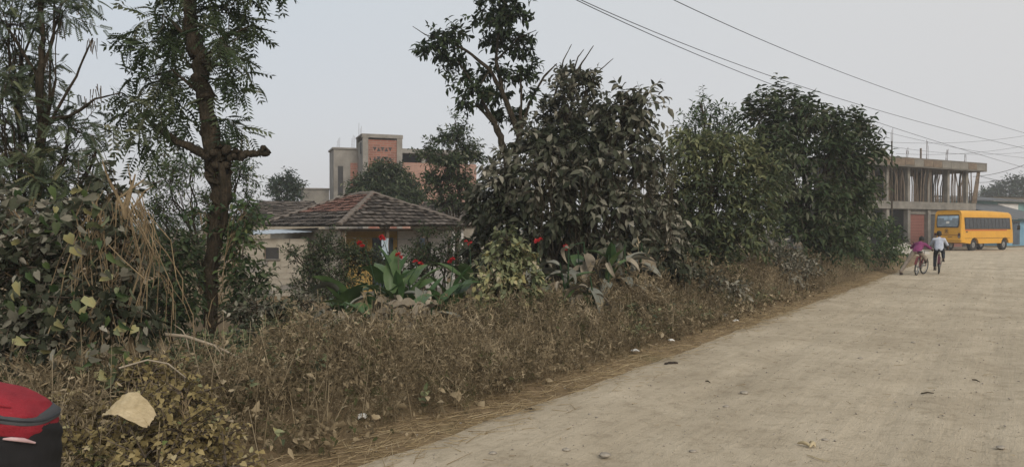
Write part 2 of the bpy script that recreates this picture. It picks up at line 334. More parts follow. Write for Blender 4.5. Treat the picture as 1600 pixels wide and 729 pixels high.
def frond_tmpl(pairs, ll, lw, droop, terminal=True):
    V = []; Fc = []
    def leaflet(t, side):
        o = len(V); z = -droop * t * t; x = t
        ax, ay = (0.45 * ll, side * 0.9 * ll) if side else (ll, 0)
        bx, by = (-ay / ll * lw / 2, ax / ll * lw / 2)
        V.extend([(x, 0, z), (x + ax * .45 + bx, ay * .45 + by, z - .02 - .1 * ll), (x + ax, ay, z - .45 * ll), (x + ax * .45 - bx, ay * .45 - by, z - .02 - .1 * ll)])
        Fc.extend([(o, o + 1, o + 2), (o, o + 2, o + 3)])
    for i in range(pairs):
        t = 0.18 + 0.82 * i / (pairs - 1)
        leaflet(t, 1); leaflet(t + .02, -1)
    if terminal: leaflet(1.0, 0)
    o = len(V); V.extend([(0, .008, 0), (0, -.008, 0), (.5, 0, -droop * .25 + .005), (1, 0, -droop)])
    Fc.extend([(o, o + 1, o + 2), (o + 1, o + 3, o + 2)])
    return T_(V, Fc)
PINNATE = frond_tmpl(7, 0.27, 0.105, 0.45)
FEATHER = frond_tmpl(9, 0.22, 0.10, 0.25)
DENS = 1.45
class Fol:
    def __init__(self): self.V = []; self.T = []; self.tone = []; self.n = 0
    def add(self, tmpl, P, A, N, L, Wd, tone):
        if len(P) == 0: return
        tv, tf = tmpl; A = unit(A); B = unit(np.cross(N, A)); N = np.cross(A, B)
        L = np.broadcast_to(L, (len(P),))[:, None, None]; Wd = np.broadcast_to(Wd, (len(P),))[:, None, None]
        V = P[:, None, :] + A[:, None, :] * (L * tv[None, :, 0:1]) + B[:, None, :] * (Wd * tv[None, :, 1:2]) + N[:, None, :] * ((Wd if tmpl is STICK else L) * tv[None, :, 2:3])
        k = len(tv); idx = (np.arange(len(P)) * k)[:, None, None] + tf[None] + self.n
        self.V.append(V.reshape(-1, 3)); self.T.append(idx.reshape(-1, 3)); self.tone.append(np.repeat(np.broadcast_to(tone, (len(P),)), k)); self.n += len(P) * k
    def mesh(self, name, mat, origin=(0, 0, 0)):
        V = np.concatenate(self.V) - np.array(origin); T = np.concatenate(self.T); tone = np.concatenate(self.tone)
        me = bpy.data.meshes.new(name); me.vertices.add(len(V)); me.vertices.foreach_set('co', V.astype(np.float32).ravel())
        me.loops.add(T.size); me.loops.foreach_set('vertex_index', T.astype(np.int32).ravel())
        me.polygons.add(len(T)); me.polygons.foreach_set('loop_start', np.arange(0, T.size, 3, dtype=np.int32))
        me.polygons.foreach_set('loop_total', np.full(len(T), 3, np.int32))
        at = me.attributes.new('tone', 'FLOAT', 'POINT'); at.data.foreach_set('value', tone.astype(np.float32))
        me.materials.append(M[mat]); me.update(); return me
    def build(self, name, mat, parent=None, origin=(0, 0, 0), kind=None):
        o = bpy.data.objects.new(name, self.mesh(name, mat, origin)); link(o, parent)
        if kind: o['kind'] = kind
        return o
def rdir(n):
    return unit(rng.normal(size=(n, 3)))
UP = np.array([0, 0, 1.0])
def upnormal(A, jit=0.5):
    return unit(UP + rng.normal(size=A.shape) * jit)
def shoots(fol, tw, P, D, L, K, leaf, ratio, tmpl, spread=0.9, grav=0.25, droop=0.15, tone0=0.0, jit=0.45, twig=0.006):
    S = len(P); D = unit(D); L = np.broadcast_to(L, (S,))
    t = np.linspace(0.15, 1, K)[None, :, None]
    pos = P[:, None] + D[:, None] * (L[:, None, None] * t) - UP * (grav * t * t * L[:, None, None])
    tan = unit(D[:, None] - UP * (2 * grav * t))
    e1 = unit(np.cross(D, rdir(S))); e2 = np.cross(D, e1)
    ph = 2.4 * np.arange(K)[None] + rng.uniform(0, 6.28, (S, 1)) + rng.normal(size=(S, K)) * 0.3
    rad = np.cos(ph)[..., None] * e1[:, None] + np.sin(ph)[..., None] * e2[:, None]
    A = tan * math.cos(spread) + rad * math.sin(spread) - UP * droop + rng.normal(size=(S, K, 3)) * 0.15
    A = A.reshape(-1, 3); pos = pos.reshape(-1, 3)
    ll = leaf * rng.uniform(0.6, 1.25, S * K)
    tone = np.clip(rng.normal(0.42 + tone0, 0.21, S * K) + np.repeat(rng.normal(0, 0.08, S), K), 0, 1)
    fol.add(tmpl, pos, A, upnormal(A, jit), ll, ll * ratio, tone)
    if tw is not None: tw.add(STICK, P, D - UP * grav, rdir(S), L * 0.95, np.full(S, twig * 2), rng.uniform(0, 1, S))

def limb(mb, a, b, r0, r1, seg=6, sag=0.0, wig=0.06, sides=6):
    a = Vector(a); b = Vector(b); L = (b - a).length; pts = []; rad = []
    for i in range(seg + 1):
        t = i / seg; p = a.lerp(b, t) + Vector((0, 0, math.sin(math.pi * t) * sag * L))
        if 0 < i < seg: p += Vector([random.gauss(0, wig * L * 0.5) for _ in range(3)])
        pts.append(p); rad.append(r0 + (r1 - r0) * t)
    mb.tube(pts, rad, sides, 0.08); return pts
def plant(name, label, cat, px, D, lobes, mat, leaf=0.1, ratio=0.45, K=8, shoot=0.4, dens=14, up=0.35, grav=0.2, droop=0.15, spread=0.9,
          tmpl=LEAF8, trunk=0.06, stems=1, bark='bark', tone0=0.0, group=None, limbs=None, vary=0.0, jit=0.45, crown='crown', depth=1.0, bare=0, base=None, root_mb=None, extra=None, limb_k=1.0, core=0.45):
    b = Vector(base) if base is not None else G(px, D); root = empty(name, b, label, cat, group=group); o = np.array(b)
    fol = Fol(); tw = Fol(); mb = root_mb or MB(); Z = Vector((0, 0, 0))
    cs = [W(l[0], l[1], D + (l[4] if len(l) > 4 else 0)) for l in lobes]
    low = min(c.z for c in cs)
    if trunk:
        th = max(0.15, (low - b.z) * 0.5); forks = []
        for s in range(stems):
            off = Vector((random.uniform(-1, 1), random.uniform(-1, 1), 0)) * (0.12 * (stems > 1) + 0.0)
            top = Vector((np.mean([c.x for c in cs]), np.mean([c.y for c in cs]), low)) * 0.35 + Vector((b.x, b.y, 0)) * 0.65; top.z = b.z + th
            pts = limb(mb, off + Vector((0, 0, -0.08)), top - b + off * 2, trunk, trunk * 0.75, 5, 0, 0.03, 8); forks.append(pts[-1])
    for l, c in zip(lobes, cs):
        k = c.y / F_PX; R = np.array([l[2] * k, 0.5 * (l[2] + l[3]) * k * depth, l[3] * k])
        area = 4 * math.pi * (np.mean(R ** 1.6)) ** (2 / 1.6)
        n = max(6, int(dens * DENS * area)); d = rdir(n); r = core + (1 - core) * rng.uniform(0, 1, n) ** 0.6
        r = r * (1 + 0.36 * fbm(d[:, 0] * 2.3 + l[0], d[:, 2] * 2.3 + l[1] + d[:, 1], 5))
        P = np.array(c) + d * R * r[:, None] - d * np.minimum(shoot * 0.6, R * 0.5)
        g = ground_z(P[:, 0], P[:, 1]); ok = P[:, 2] > g + 0.04; P = P[ok]; d = d[ok]
        dd = unit(d * R) * 0.9 + UP * up + rng.normal(size=P.shape) * 0.35
        sl = shoot * rng.uniform(0.55, 1.3, len(P))
        shoots(fol, tw, P, dd, sl, K, leaf, ratio, tmpl, spread, grav, droop, tone0 + rng.normal(0, vary) + (l[5] if len(l) > 5 else 0), jit)
        if trunk:
            fk = min(forks, key=lambda p: (p + b - c).length)
            pts = limb(mb, fk, c - b, trunk * 0.6, trunk * 0.2, 6, 0.05, 0.05)
            for q in range(min(9, len(P))):
                limb(mb, pts[random.randint(3, 6)], Vector(P[random.randrange(len(P))]) - b, trunk * 0.18, 0.006, 4, 0.03, 0.08, 4)
    for path in (limbs or []):
        kp = [W(p[0], p[1], D + (p[3] if len(p) > 3 else 0)) - b for p in path]; kr = [p[2] * D / F_PX * limb_k for p in path]; pts = []; rad = []
        for i in range(len(kp) - 1):
            m_ = 5
            for j in range(m_ + (i == len(kp) - 2)):
                t = j / m_; q = kp[i].lerp(kp[i + 1], t); rr = kr[i] + (kr[i + 1] - kr[i]) * t
                pts.append(q + Vector([random.gauss(0, rr * .16) for _ in range(3)])); rad.append(rr * random.uniform(.86, 1.14))
        mb.tube(pts, rad, 10, 0.13)
    if extra: extra(fol, tw, mb, b)
    if mb.v: mb.build('trunk', bark, root, 60)
    if tw.V: tw.build('twigs', 'twig', root, o, kind='stuff')
    if fol.V: fol.build(crown, mat, root, o, kind='stuff')
    return root

# ------------------------------------------------------------------ ground and road
def ground_mat():
    m, t, b = node_mat('dry_ground'); co = texco(t)
    n1 = noise(t, 0.6, 5, 0.6, co); n2 = noise(t, 14, 5, 0.7, co); n3 = noise(t, 90, 3, 0.6, co)
    r = ramp(t, [(0.3, (0.13, 0.095, 0.055)), (0.55, (0.22, 0.165, 0.10)), (0.75, (0.13, 0.12, 0.06))], n1.outputs[0])
    r2 = ramp(t, [(0.3, (0.6, 0.58, 0.55)), (0.7, (1.35, 1.3, 1.25))], n2.outputs[0])
    t.links.new(mix(t, r.outputs[0], r2.outputs[0], 0.8, 'MULTIPLY'), b.inputs['Base Color'])
    b.inputs['Roughness'].default_value = 0.95; b.inputs['Specular IOR Level'].default_value = 0.1
    bump(t, b, n3.outputs[0], 0.6, 0.02); return m
def road_mat():
    m, t, b = node_mat('dirt_road'); co = texco(t)
    mp = t.nodes.new('ShaderNodeMapping'); t.links.new(co, mp.inputs[0]); ang = math.atan2(U[1], U[0])
    mp.vector_type = 'TEXTURE'; mp.inputs['Rotation'].default_value = (0, 0, ang); mp.inputs['Scale'].default_value = (16.0, 1.0, 1.0)   # streaks along the traffic
    n1 = noise(t, 0.8, 6, 0.65, co, 0.6); st = noise(t, 3.2, 5, 0.65, mp.outputs[0]); st2 = noise(t, 11, 4, 0.7, mp.outputs[0])
    n2 = noise(t, 7, 6, 0.7, co, 0.4); n3 = noise(t, 70, 3, 0.7, co); n4 = noise(t, 24, 3, 0.75, co)
    r = ramp(t, [(0.35, (0.395, 0.335, 0.25)), (0.65, (0.52, 0.45, 0.345))], n1.outputs[0])
    c = mix(t, r.outputs[0], ramp(t, [(0.32, (0.78, 0.76, 0.73)), (0.6, (1.1, 1.09, 1.08))], st.outputs[0]).outputs[0], 0.35, 'MULTIPLY')
    c = mix(t, c, ramp(t, [(0.3, (0.85, 0.84, 0.82)), (0.65, (1.08, 1.07, 1.06))], st2.outputs[0]).outputs[0], 0.4, 'MULTIPLY')
    c = mix(t, c, ramp(t, [(0.28, (0.74, 0.72, 0.69)), (0.5, (1.05, 1.04, 1.03))], n2.outputs[0]).outputs[0], 0.9, 'MULTIPLY')
    # small dark pebbles and crumbs trodden into the dust
    c = mix(t, c, ramp(t, [(0.26, (0.45, 0.42, 0.38)), (0.36, (1.03, 1.03, 1.02))], n4.outputs[0]).outputs[0], 0.8, 'MULTIPLY')
    t.links.new(c, b.inputs['Base Color']); b.inputs['Roughness'].default_value = 0.95; b.inputs['Specular IOR Level'].default_value = 0.1
    a1 = mix(t, n2.outputs[0], n4.outputs[0], 0.4); a2 = mix(t, a1, n3.outputs[0], 0.35); a3 = mix(t, a2, st2.outputs[0], 0.25)
    bump(t, b, a3, 1.0, 0.07); return m
def grid_mesh(name, X, Y, Z, mat):
    ny, nx = X.shape; me = bpy.data.meshes.new(name)
    V = np.stack([X, Y, Z], -1).reshape(-1, 3).astype(np.float32)
    i = np.arange(ny - 1)[:, None] * nx + np.arange(nx - 1)[None]
    Q = np.stack([i, i + 1, i + nx + 1, i + nx], -1).reshape(-1, 4).astype(np.int32)
    me.vertices.add(len(V)); me.vertices.foreach_set('co', V.ravel()); me.loops.add(Q.size); me.loops.foreach_set('vertex_index', Q.ravel())
    me.polygons.add(len(Q)); me.polygons.foreach_set('loop_start', np.arange(0, Q.size, 4, dtype=np.int32)); me.polygons.foreach_set('loop_total', np.full(len(Q), 4, np.int32))
    me.polygons.foreach_set('use_smooth', np.ones(len(Q), bool)); me.materials.append(mat); me.update(); return me
far = np.cumsum(0.35 * 1.22 ** np.arange(1, 36))
gx = np.r_[-(15 + far)[::-1], np.arange(-15, 42, 0.33), 42 + far]; gy = np.r_[-(6 + far)[::-1], np.arange(-6, 64, 0.33), 64 + far]
X, Y = np.meshgrid(gx, gy); Z = ground_z(X, Y)
tag(link(bpy.data.objects.new('ground', grid_mesh('ground', X, Y, Z, ground_mat()))), kind='structure')

NS, NC = 420, 56
Lp = resample(LEFT, NS); Rp = resample(RIGHT, NS); dd_ = Rp - Lp; wv = np.linalg.norm(dd_, axis=1, keepdims=True); dn = dd_ / wv
srun = np.r_[0, np.cumsum(np.linalg.norm(np.diff(Lp, axis=0), axis=1))]
Lp = Lp - dn * (0.10 + 0.14 * fbm(srun * 1.3, srun * 0, 21))[:, None]; Rp = Rp + dn * (0.10 + 0.16 * fbm(srun * 1.1, srun * 0, 22))[:, None]
tt = np.linspace(0, 1, NC)[None, :, None]; PP = Lp[:, None] * (1 - tt) + Rp[:, None] * tt
X, Y = PP[..., 0], PP[..., 1]; cross = np.broadcast_to(tt[..., 0], X.shape) * wv
edge = np.minimum(np.broadcast_to(tt[..., 0], X.shape), 1 - tt[..., 0]) * wv
rut = sum(np.exp(-((cross - c - 0.10 * vnoise(srun * 0.15, srun * 0 + c, 4)[:, None]) / 0.16) ** 2) for c in (1.35, 2.75, 3.45)) * (wv < 6)
Z = 0.012 + 0.012 * fbm(X * 1.1, Y * 1.1, 9) + 0.006 * fbm(X * 4, Y * 4, 11) - 0.016 * rut - 0.045 * (1 - sstep(0, 0.35, edge))
tag(link(bpy.data.objects.new('road', grid_mesh('road', X, Y, Z, road_mat()))), kind='structure')
def road_z(x, y): return 0.012 + float(0.012 * fbm(np.array([x * 1.1]), np.array([y * 1.1]), 9)[0])
def R(px, py):                                     # a pixel on the road surface
    D = F_PX * CAM_H / (py - HZ); x = (px - CX) / F_PX * D; return Vector((x, D, road_z(x, D)))

# ------------------------------------------------------------------ tiled roofs
TILE = T_([(0, -.5, .02), (0, -.25, .055), (0, 0, .02), (0, .25, -.0), (0, .5, .02), (1, -.5, 0), (1, -.25, .035), (1, 0, 0), (1, .25, -.02), (1, .5, 0)],
          [(0, 5, 6), (0, 6, 1), (1, 6, 7), (1, 7, 2), (2, 7, 8), (2, 8, 3), (3, 8, 9), (3, 9, 4)])
TILE_E = T_([(0, -.5, -.09), (0, .5, -.09), (0, .5, .02), (0, .25, 0), (0, 0, .02), (0, -.25, .055), (0, -.5, .02)],
            [(0, 1, 2), (0, 2, 3), (0, 3, 4), (0, 4, 5), (0, 5, 6)])
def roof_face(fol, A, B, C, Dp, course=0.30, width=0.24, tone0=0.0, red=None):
    # A-B eave, D-C upper edge (may be a point); rows of tiles lie from eave to ridge, each lapping the one below
    A, B, C, Dp = [np.array(p, float) for p in (A, B, C, Dp)]
    slope = np.linalg.norm((C + Dp) / 2 - (A + B) / 2); rows = max(2, int(slope / course)); nrm = np.cross(B - A, Dp - A); nrm /= np.linalg.norm(nrm)
    if nrm[2] < 0: nrm = -nrm
    for r in range(rows):
        t = r / rows; a = A + (Dp - A) * t; b = B + (C - B) * t; L = np.linalg.norm(b - a); n = max(1, int(L / width))
        up_ = ((Dp + C) / 2 - (A + B) / 2) / slope
        q = (np.arange(n) + 0.5) / n; P = a[None] + (b - a)[None] * q[:, None] + nrm * 0.07 + rng.normal(0, 0.011, (n, 3))
        ax = np.repeat(up_[None], n, 0) - nrm * 0.17 + rng.normal(0, 0.018, (n, 3)); nn = np.repeat(nrm[None], n, 0) + rng.normal(0, 0.02, (n, 3))
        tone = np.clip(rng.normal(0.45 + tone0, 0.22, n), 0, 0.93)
        fol.add(TILE, P, ax, nn, course * 1.25, L / n * 1.02, tone); fol.add(TILE_E, P, ax, nn, course * 1.25, L / n * 1.02, tone * 0.1)  # tile ends coloured near-black for the shadow line under each course
def hip_roof(root, corners, ridge, over, z0, z1, mat='tile_old', red_face=None, course=0.25, width=0.22, caps=True):
    c = [np.array([x, y, z0]) for x, y in corners]; r = [np.array([x, y, z1]) for x, y in ridge]
    if abs(ridge[0][0] - ridge[1][0]) < 1e-6:        # ridge runs away from the front
        faces = [(c[0], c[1], r[0], r[0]), (c[1], c[2], r[1], r[0]), (c[2], c[3], r[1], r[1]), (c[3], c[0], r[0], r[1])]
        base = MB(); base.add(c + r, [(0, 1, 4), (1, 2, 5, 4), (2, 3, 5), (3, 0, 4, 5)]); hips = ((c[0], r[0]), (c[1], r[0]), (c[2], r[1]), (c[3], r[1]), (r[0], r[1]))
    else:
        faces = [(c[0], c[1], r[1], r[0]), (c[1], c[2], r[1], r[1]), (c[2], c[3], r[0], r[1]), (c[3], c[0], r[0], r[0])]
        base = MB(); base.add(c + r, [(0, 1, 5, 4), (1, 2, 5), (2, 3, 4, 5), (3, 0, 4)]); hips = ((c[0], r[0]), (c[1], r[1]), (c[2], r[1]), (c[3], r[0]), (r[0], r[1]))
    
    base.add([p - np.array([0, 0, .07]) for p in c], [(3, 2, 1, 0)]); base.build('roof_deck', 'bark', root)
    f = Fol()
    for k, q in enumerate(faces):
        if red_face is not None and k == red_face:
            A, B, C, D_ = q; t = 0.42; roof_face(f, A, B, B + (C - B) * t, A + (D_ - A) * t, course, width)
            g = Fol(); roof_face(g, A + (D_ - A) * t, B + (C - B) * t, C, D_, course, width, 0.05)
            o = g.build('red_roof_tiles', 'tile_red', root, kind='stuff'); o['label'] = 'patch of newer red roof tiles'
        else: roof_face(f, *q, course, width)
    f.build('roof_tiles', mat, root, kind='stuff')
    if caps:
        cap = MB(); rr = []
        for i in range(2):
            rr.append([(i * 0.36, 0.10 * math.cos(a) * (1 - .12 * i), 0.10 * math.sin(a) * (1 - .12 * i) - .02) for a in np.linspace(0, math.pi, 7)])
        cap.add([p for q in rr for p in q], [(j, j + 1, 8 + j, 7 + j) for j in range(6)] + [(0, 1, 2, 3, 4, 5, 6)]); me = cap.mesh('ridge_tile', 'tile_old')
        me.attributes.new('tone', 'FLOAT', 'POINT').data.foreach_set('value', [0.75] * len(me.vertices))
        for a, b in hips:
            L = np.linalg.norm(b - a); n = max(1, int(L / 0.28)); d = Vector(b - a).normalized()
            rot = d.to_track_quat('X', 'Z').to_euler()
            for i in range(n):
                p = a + (b - a) * (i / n); inst('ridge_tile', me, root, Vector(p) + Vector((0, 0, .05)) + Vector([random.gauss(0, .008) for _ in range(3)]), rot)

# ------------------------------------------------------------------ village house with the hipped tile roof
hN = Vector((-5.15, 22.5)); hL = Vector((-9.2, 27.5)); hR = Vector((-1.4, 25.5))
ang = math.atan2(hR.y - hN.y, hR.x - hN.x); wX = (hR - hN).length; wY = (hL - hN).length
hz0 = -0.62
house = empty('village_house', (hN.x, hN.y, hz0), 'low village house with a weathered hipped tile roof, red tiles on one side', 'house', ang)
E, Tp = 1.66 - hz0, 2.74 - hz0
hip_roof(house, [(0, 0), (wX, 0), (wX, wY), (0, wY)], [(wX / 2, wX / 2), (wX / 2, wY - wX / 2)], 0.3, E, Tp, red_face=3)
# hip_roof faces: 0 front, 1 right, 2 back, 3 left; ridge runs away from the viewer
wl = MB(); wl.box((0.25 + 0.06, wY / 2, E / 2 - .05), (.12, wY - .6, E - .1)); wl.build('wall', 'wall_cream', house)
wl = MB(); wl.box((1.55, 1.31, E / 2 - .05), (2.3, .12, E - .1)); wl.build('wall', 'wall_yellow', house)
wl = MB(); wl.box((3.7, 1.31, E / 2 - .05), (2.0 - .04, .12, E - .1)); wl.build('wall', 'wall_white', house)
wl = MB(); wl.box((wX / 2, wY - .3, E / 2 - .05), (wX - .9, .12, E - .1)); wl.build('wall', 'wall_cream', house)
wl = MB(); wl.box((wX - .31, wY / 2 + .6, E / 2 - .05), (.12, wY - 2.0, E - .1)); wl.build('wall', 'wall_cream', house)
d = MB().box((2.15, 1.235, 0.95), (.75, .04, 1.9)).build('door', 'wood_blue', house); MB().box((2.42, 1.205, .95), (.03, .03, .14)).build('handle', 'steel', d)
w_ = MB().box((3.7, 1.235, 1.35), (.6, .03, .8)).build('window', 'interior_shade', house)
for k in range(4): MB().box((3.5 + .133 * k, 1.21, 1.35), (.02, .02, .8)).build('bar', 'rebar', w_)
for xx in (.25, 1.75, 3.1, wX - 0.55, wX - .2):
    MB().box((xx, .25, E / 2 - .05), (.10, .10, E - .1)).build('post', 'wall_white' if xx > 3.5 else 'timber', house)
MB().box((wX / 2, .25, E - .12), (wX - .2, .09, .08)).build('beam', 'timber', house)
MB().box((wX / 2, .75, .06), (wX - .2, 1.2, .2)).build('veranda_step', 'concrete', house)
# garment drying on the veranda line
Ri = Matrix.Rotation(ang, 4, 'Z')
def hloc(x, y, z): return Vector((hN.x, hN.y, hz0)) + (Ri @ Vector((x, y, z)))
line = MB().tube([hloc(.3, .18, 1.93), hloc(2.2, .16, 1.86), hloc(wX - .3, .18, 1.93)], .006, 5).build('clothes_line', 'wire'); tag(line, 'thin clothes line strung under the eave of the tiled house', 'clothes line')
def garment(name, x0, w, top, h, mat, label):
    vs = []; nx, nz = 9, 8
    for s in (0, 1):
        for i in range(nx):
            for j in range(nz + 1):
                u = i / (nx - 1); v = j / nz
                vs.append(hloc(x0 + (u - .5) * w * (1 - .15 * math.sin(v * 2.5)), .13 + .025 * math.sin(u * 9 + v) + s * .012 + .012 * math.sin(v * 5), top - v * h * (1 + .12 * math.sin(u * 4))))
    fs = []; k = nz + 1
    for s in (0, 1):
        for i in range(nx - 1):
            for j in range(nz):
                a = s * nx * k + i * k + j; fs.append((a, a + 1, a + k + 1, a + k) if s else (a, a + k, a + k + 1, a + 1))
    o = MB().add(vs, fs).build(name, mat, None, 60); tag(o, label, 'cloth')
garment('hanging_cloth', 1.62, .26, 1.90, .62, 'cloth_blue', 'pale blue garment hung on the line under the tiled eave')
garment('hanging_cloth', 3.0, .20, 1.90, .42, 'wood_blue', 'dark blue cloth hung beside the yellow house wall')

# lean-to shed against the left side of the house
c0 = W(405, 360, 26.0); sh = empty('lean_to_shed', (c0.x, 23.9, -.6), 'cream block shed with a tin sheet roof beside the tiled house', 'shed', math.radians(8))
MB().box((1.05, .06, .93), (.68 * 2 - .25, .12, 1.86)).build('wall', 'wall_cream', sh); MB().box((.06, 1.0, .93), (.12, 1.75, 1.86)).build('wall', 'wall_cream', sh)
MB().box((.26, .06, .93), (.46, .118, 1.86)).build('wall', 'wall_cream', sh)
MB().box((1.9, .06, .93), (.55, .116, 1.86)).build('wall', 'wall_cream', sh)
wn = MB().box((1.08, -.01, 1.40), (.40, .05, .36)).build('window', 'interior_shade', sh); MB().box((1.08, -.02, 1.20), (.5, .09, .04)).build('sill', 'concrete', wn); MB().box((.86, -.02, 1.40), (.04, .07, .42)).build('frame', 'timber', wn)
rs = MB(); n = 26
vs = [(-.18 + 2.5 * i / n, y, 1.97 + .10 * (i / n) + (y + .3) * .06 + .012 * (i % 2) + dz) for dz in (0, -.012) for i in range(n + 1) for y in (-.32, 1.9)]
k = 2 * (n + 1); rs.add(vs, [(2 * i, 2 * i + 2, 2 * i + 3, 2 * i + 1) for i in range(n)] + [(k + 2 * i + 1, k + 2 * i + 3, k + 2 * i + 2, k + 2 * i) for i in range(n)]); rs.build('tin_roof', 'tin', sh)
bk = [MB().box((0, 0, 0), (.36, .02, .17)).mesh('block', m_) for m_ in ('wall_cream', 'plaster_grey')]
for r in range(9):
    for q in range(7):
        x = -.02 + q * .385 + (.19 if r % 2 else 0) + .2
        if x > 2.05 or (abs(x - 1.08) < .42 and 1.12 < .1 + r * .19 < 1.72): continue
        inst('block', bk[random.random() < .25], sh, (x, -.004 + random.uniform(-.004, .002), .11 + r * .19))

# further tiled roofs behind
for px, D, wx, wy, zb, zr, lab in ((445, 34, 4.0, 4.6, 1.85, 2.85, 'grey tiled roof house behind the small distant tree, left of the hipped roof'), (712, 33, 3.6, 4.0, 1.75, 2.75, 'tile roofed hut behind the right end of the hipped roof')):
    b = G(px, D); h = empty('tiled_hut', b, lab, 'house', math.radians(14)); z0 = zb - b.z; z1 = zr - b.z
    hip_roof(h, [(-wx / 2, 0), (wx / 2, 0), (wx / 2, wy), (-wx / 2, wy)], [(-wx * .3, wy / 2), (wx * .3, wy / 2)], .3, z0, z1, course=.2, width=.22, caps=False)
    for y in (.25, wy - .25): MB().box((0, y, z0 / 2), (wx - .5, .12, z0)).build('wall', 'wall_cream', h)
    for x in (-wx / 2 + .31, wx / 2 - .31): MB().box((x, wy / 2, z0 / 2), (.12, wy - .63, z0)).build('wall', 'wall_cream', h)
    MB().box((.3, .175, .9), (.7, .04, 1.7)).build('door', 'timber', h)

# ------------------------------------------------------------------ brick building behind the mango tree
D = 60.0; b0 = W(567, 356, D); gb = gz(b0.x, D)
bb = empty('brick_building', (b0.x, D, gb), 'unfinished brick building with a tall stair tower rising behind the round mango tree', 'building', math.radians(20))
H = 9.05 - gb; k = D / F_PX; tw_ = 57 * k / math.cos(math.radians(20)) * 1.03
def bx(c, s, mat, name='wall', par=None): return MB().box(c, s).build(name, mat, par or bb)
for x in (.22, tw_ - .22): bx((x, .22, H / 2), (.44, .44, H), 'plaster_grey', 'column')
for x in (.22, tw_ - .22): bx((x, 3.3, H / 2), (.44, .44, H), 'plaster_grey', 'column')
bx((tw_ / 2, .26, H / 2 - .2), (tw_ - .88, .3, H - .4), 'brick_red'); bx((tw_ / 2, .22, H - .12), (tw_ + .1, .50, .26), 'plaster_grey', 'beam')
for x in (.2, tw_ - .2): bx((x, 1.76, H / 2 - .2), (.3, 2.6, H - .4), 'plaster_grey')
bx((tw_ / 2, 3.3, H / 2 - .2), (tw_ - .88, .3, H - .4), 'brick_red'); bx((tw_ / 2, 1.8, H + .02), (tw_ + .14, 3.2, .10), 'plaster_grey', 'roof_slab')
bx((-.015 + .04, 1.2, H - 1.0), (.06, .35, .9), 'interior_shade', 'window')
for row in range(2):                                # triangular vent holes, flat dark panels coloured for their shade
    for q in range(5):
        x = tw_ / 2 - .62 + q * .31; z = H - 1.15 - row * .75; s = 1 if (q + row) % 2 else -1
        vs = [(x - .15, .108, z - .16 * s), (x + .15, .108, z - .16 * s), (x, .108, z + .16 * s), (x - .15, .10, z - .16 * s), (x + .15, .10, z - .16 * s), (x, .10, z + .16 * s)]
        MB().add(vs, [(3, 4, 5), (0, 2, 1), (0, 1, 4, 3), (1, 2, 5, 4), (2, 0, 3, 5)]).build('vent_hole', 'interior_shade', bb)
# left block, right wing, low annexe
Hl = W(0, 234, D + 3).z - gb
bx((-.95, 4.6, Hl / 2), (1.9, 3.0, Hl), 'plaster_grey'); bx((-.25, 3.08, Hl - 2.2), (.6, .06, 2.2), 'brick_red', 'brick_panel'); bx((-1.35, 3.08, Hl - 2.6), (.42, .05, 2.4), 'interior_shade', 'window')
bx((-.95, 4.6, Hl + .06), (2.1, 3.2, .14), 'plaster_grey', 'roof_slab')
Hr = W(0, 251, D).z - gb
bx((tw_ + 3.2, .6, Hr / 2), (6.4, .3, Hr), 'brick_pale'); bx((tw_ + 3.2, 5.0, Hr / 2), (6.4, .3, Hr), 'brick_pale'); bx((tw_ + 6.2, 2.8, Hr / 2), (.3, 4.09, Hr), 'brick_pale')
bx((tw_ + 3.2, 2.8, Hr - .3), (6.3, 4.0, .2), 'concrete', 'floor_slab'); bx((tw_ + 3.3, 2.6, Hr + .92), (6.8, 4.9, .36), 'plaster_grey', 'roof_slab')
for x in (1.9, 4.0, 6.1): bx((tw_ + x, .75, Hr + .37), (.3, .3, .74), 'plaster_grey', 'column'); bx((tw_ + x, 4.7, Hr + .37), (.3, .3, .74), 'plaster_grey', 'column')
bx((tw_ + 3.2, 2.3, Hr + .36), (6.0, .1, .70), 'interior_shade')  # dark sheet painted for the shaded gap under the roof slab
Ha = W(0, 295, D + 4).z - gb
bx((-3.0, 7.9, Ha / 2), (2.2, 3.0, Ha), 'concrete'); bx((-3.0, 7.9, Ha + .06), (2.4, 3.2, .12), 'plaster_grey', 'roof_slab')
for x, y in ((-1.6, 3.4), (-.4, 3.4), (0.1, 2.9)):
    for q in range(3): MB().tube([(x + q * .1, y, Hl if x < 0 else H - .4), (x + q * .1 + .04, y, (Hl if x < 0 else H) + random.uniform(.7, 1.3))], .013, 4).build('rebar', 'rebar', bb)

# ------------------------------------------------------------------ building under construction on the right
Fd = Vector((10.9, 6.2)).normalized(); a0 = math.atan2(Fd.y, Fd.x); org = Vector((27.5, 56.0)) - Fd * 4.2
cb = empty('concrete_building', (org.x, org.y, 0), 'two storey concrete frame under construction, upper floor full of timber props', 'building', a0)
def bx(c, s, mat, name='wall', par=None, **kw): return MB().box(c, s, **kw).build(name, mat, par or cb)
Lb, Dp = 16.6, 7.5; z1a, z1b = 3.05, 3.62; z2a, z2b = 6.20, 6.90
bx((Lb / 2, Dp / 2, (z1a + z1b) / 2), (Lb - .4, Dp, z1b - z1a), 'concrete', 'floor_slab')
bx((Lb / 2 + .3, Dp / 2 - .1, (z2a + z2b) / 2), (Lb + .5, Dp + .7, z2b - z2a), 'concrete_dark', 'roof_slab')
fp = [MB().box((0, 0, 0), (1.16, .03, .5)).mesh('formwork_board', m_) for m_ in ('timber', 'concrete')]
for q in range(14): inst('formwork_board', fp[random.random() < .55], cb, (.75 + q * 1.19, -.47 + random.uniform(0, .008), 6.57 + random.uniform(-.05, .05)))
bx((Lb / 2, Dp / 2, -.12), (Lb + .6, Dp + 1.2, .38), 'concrete', 'plinth')
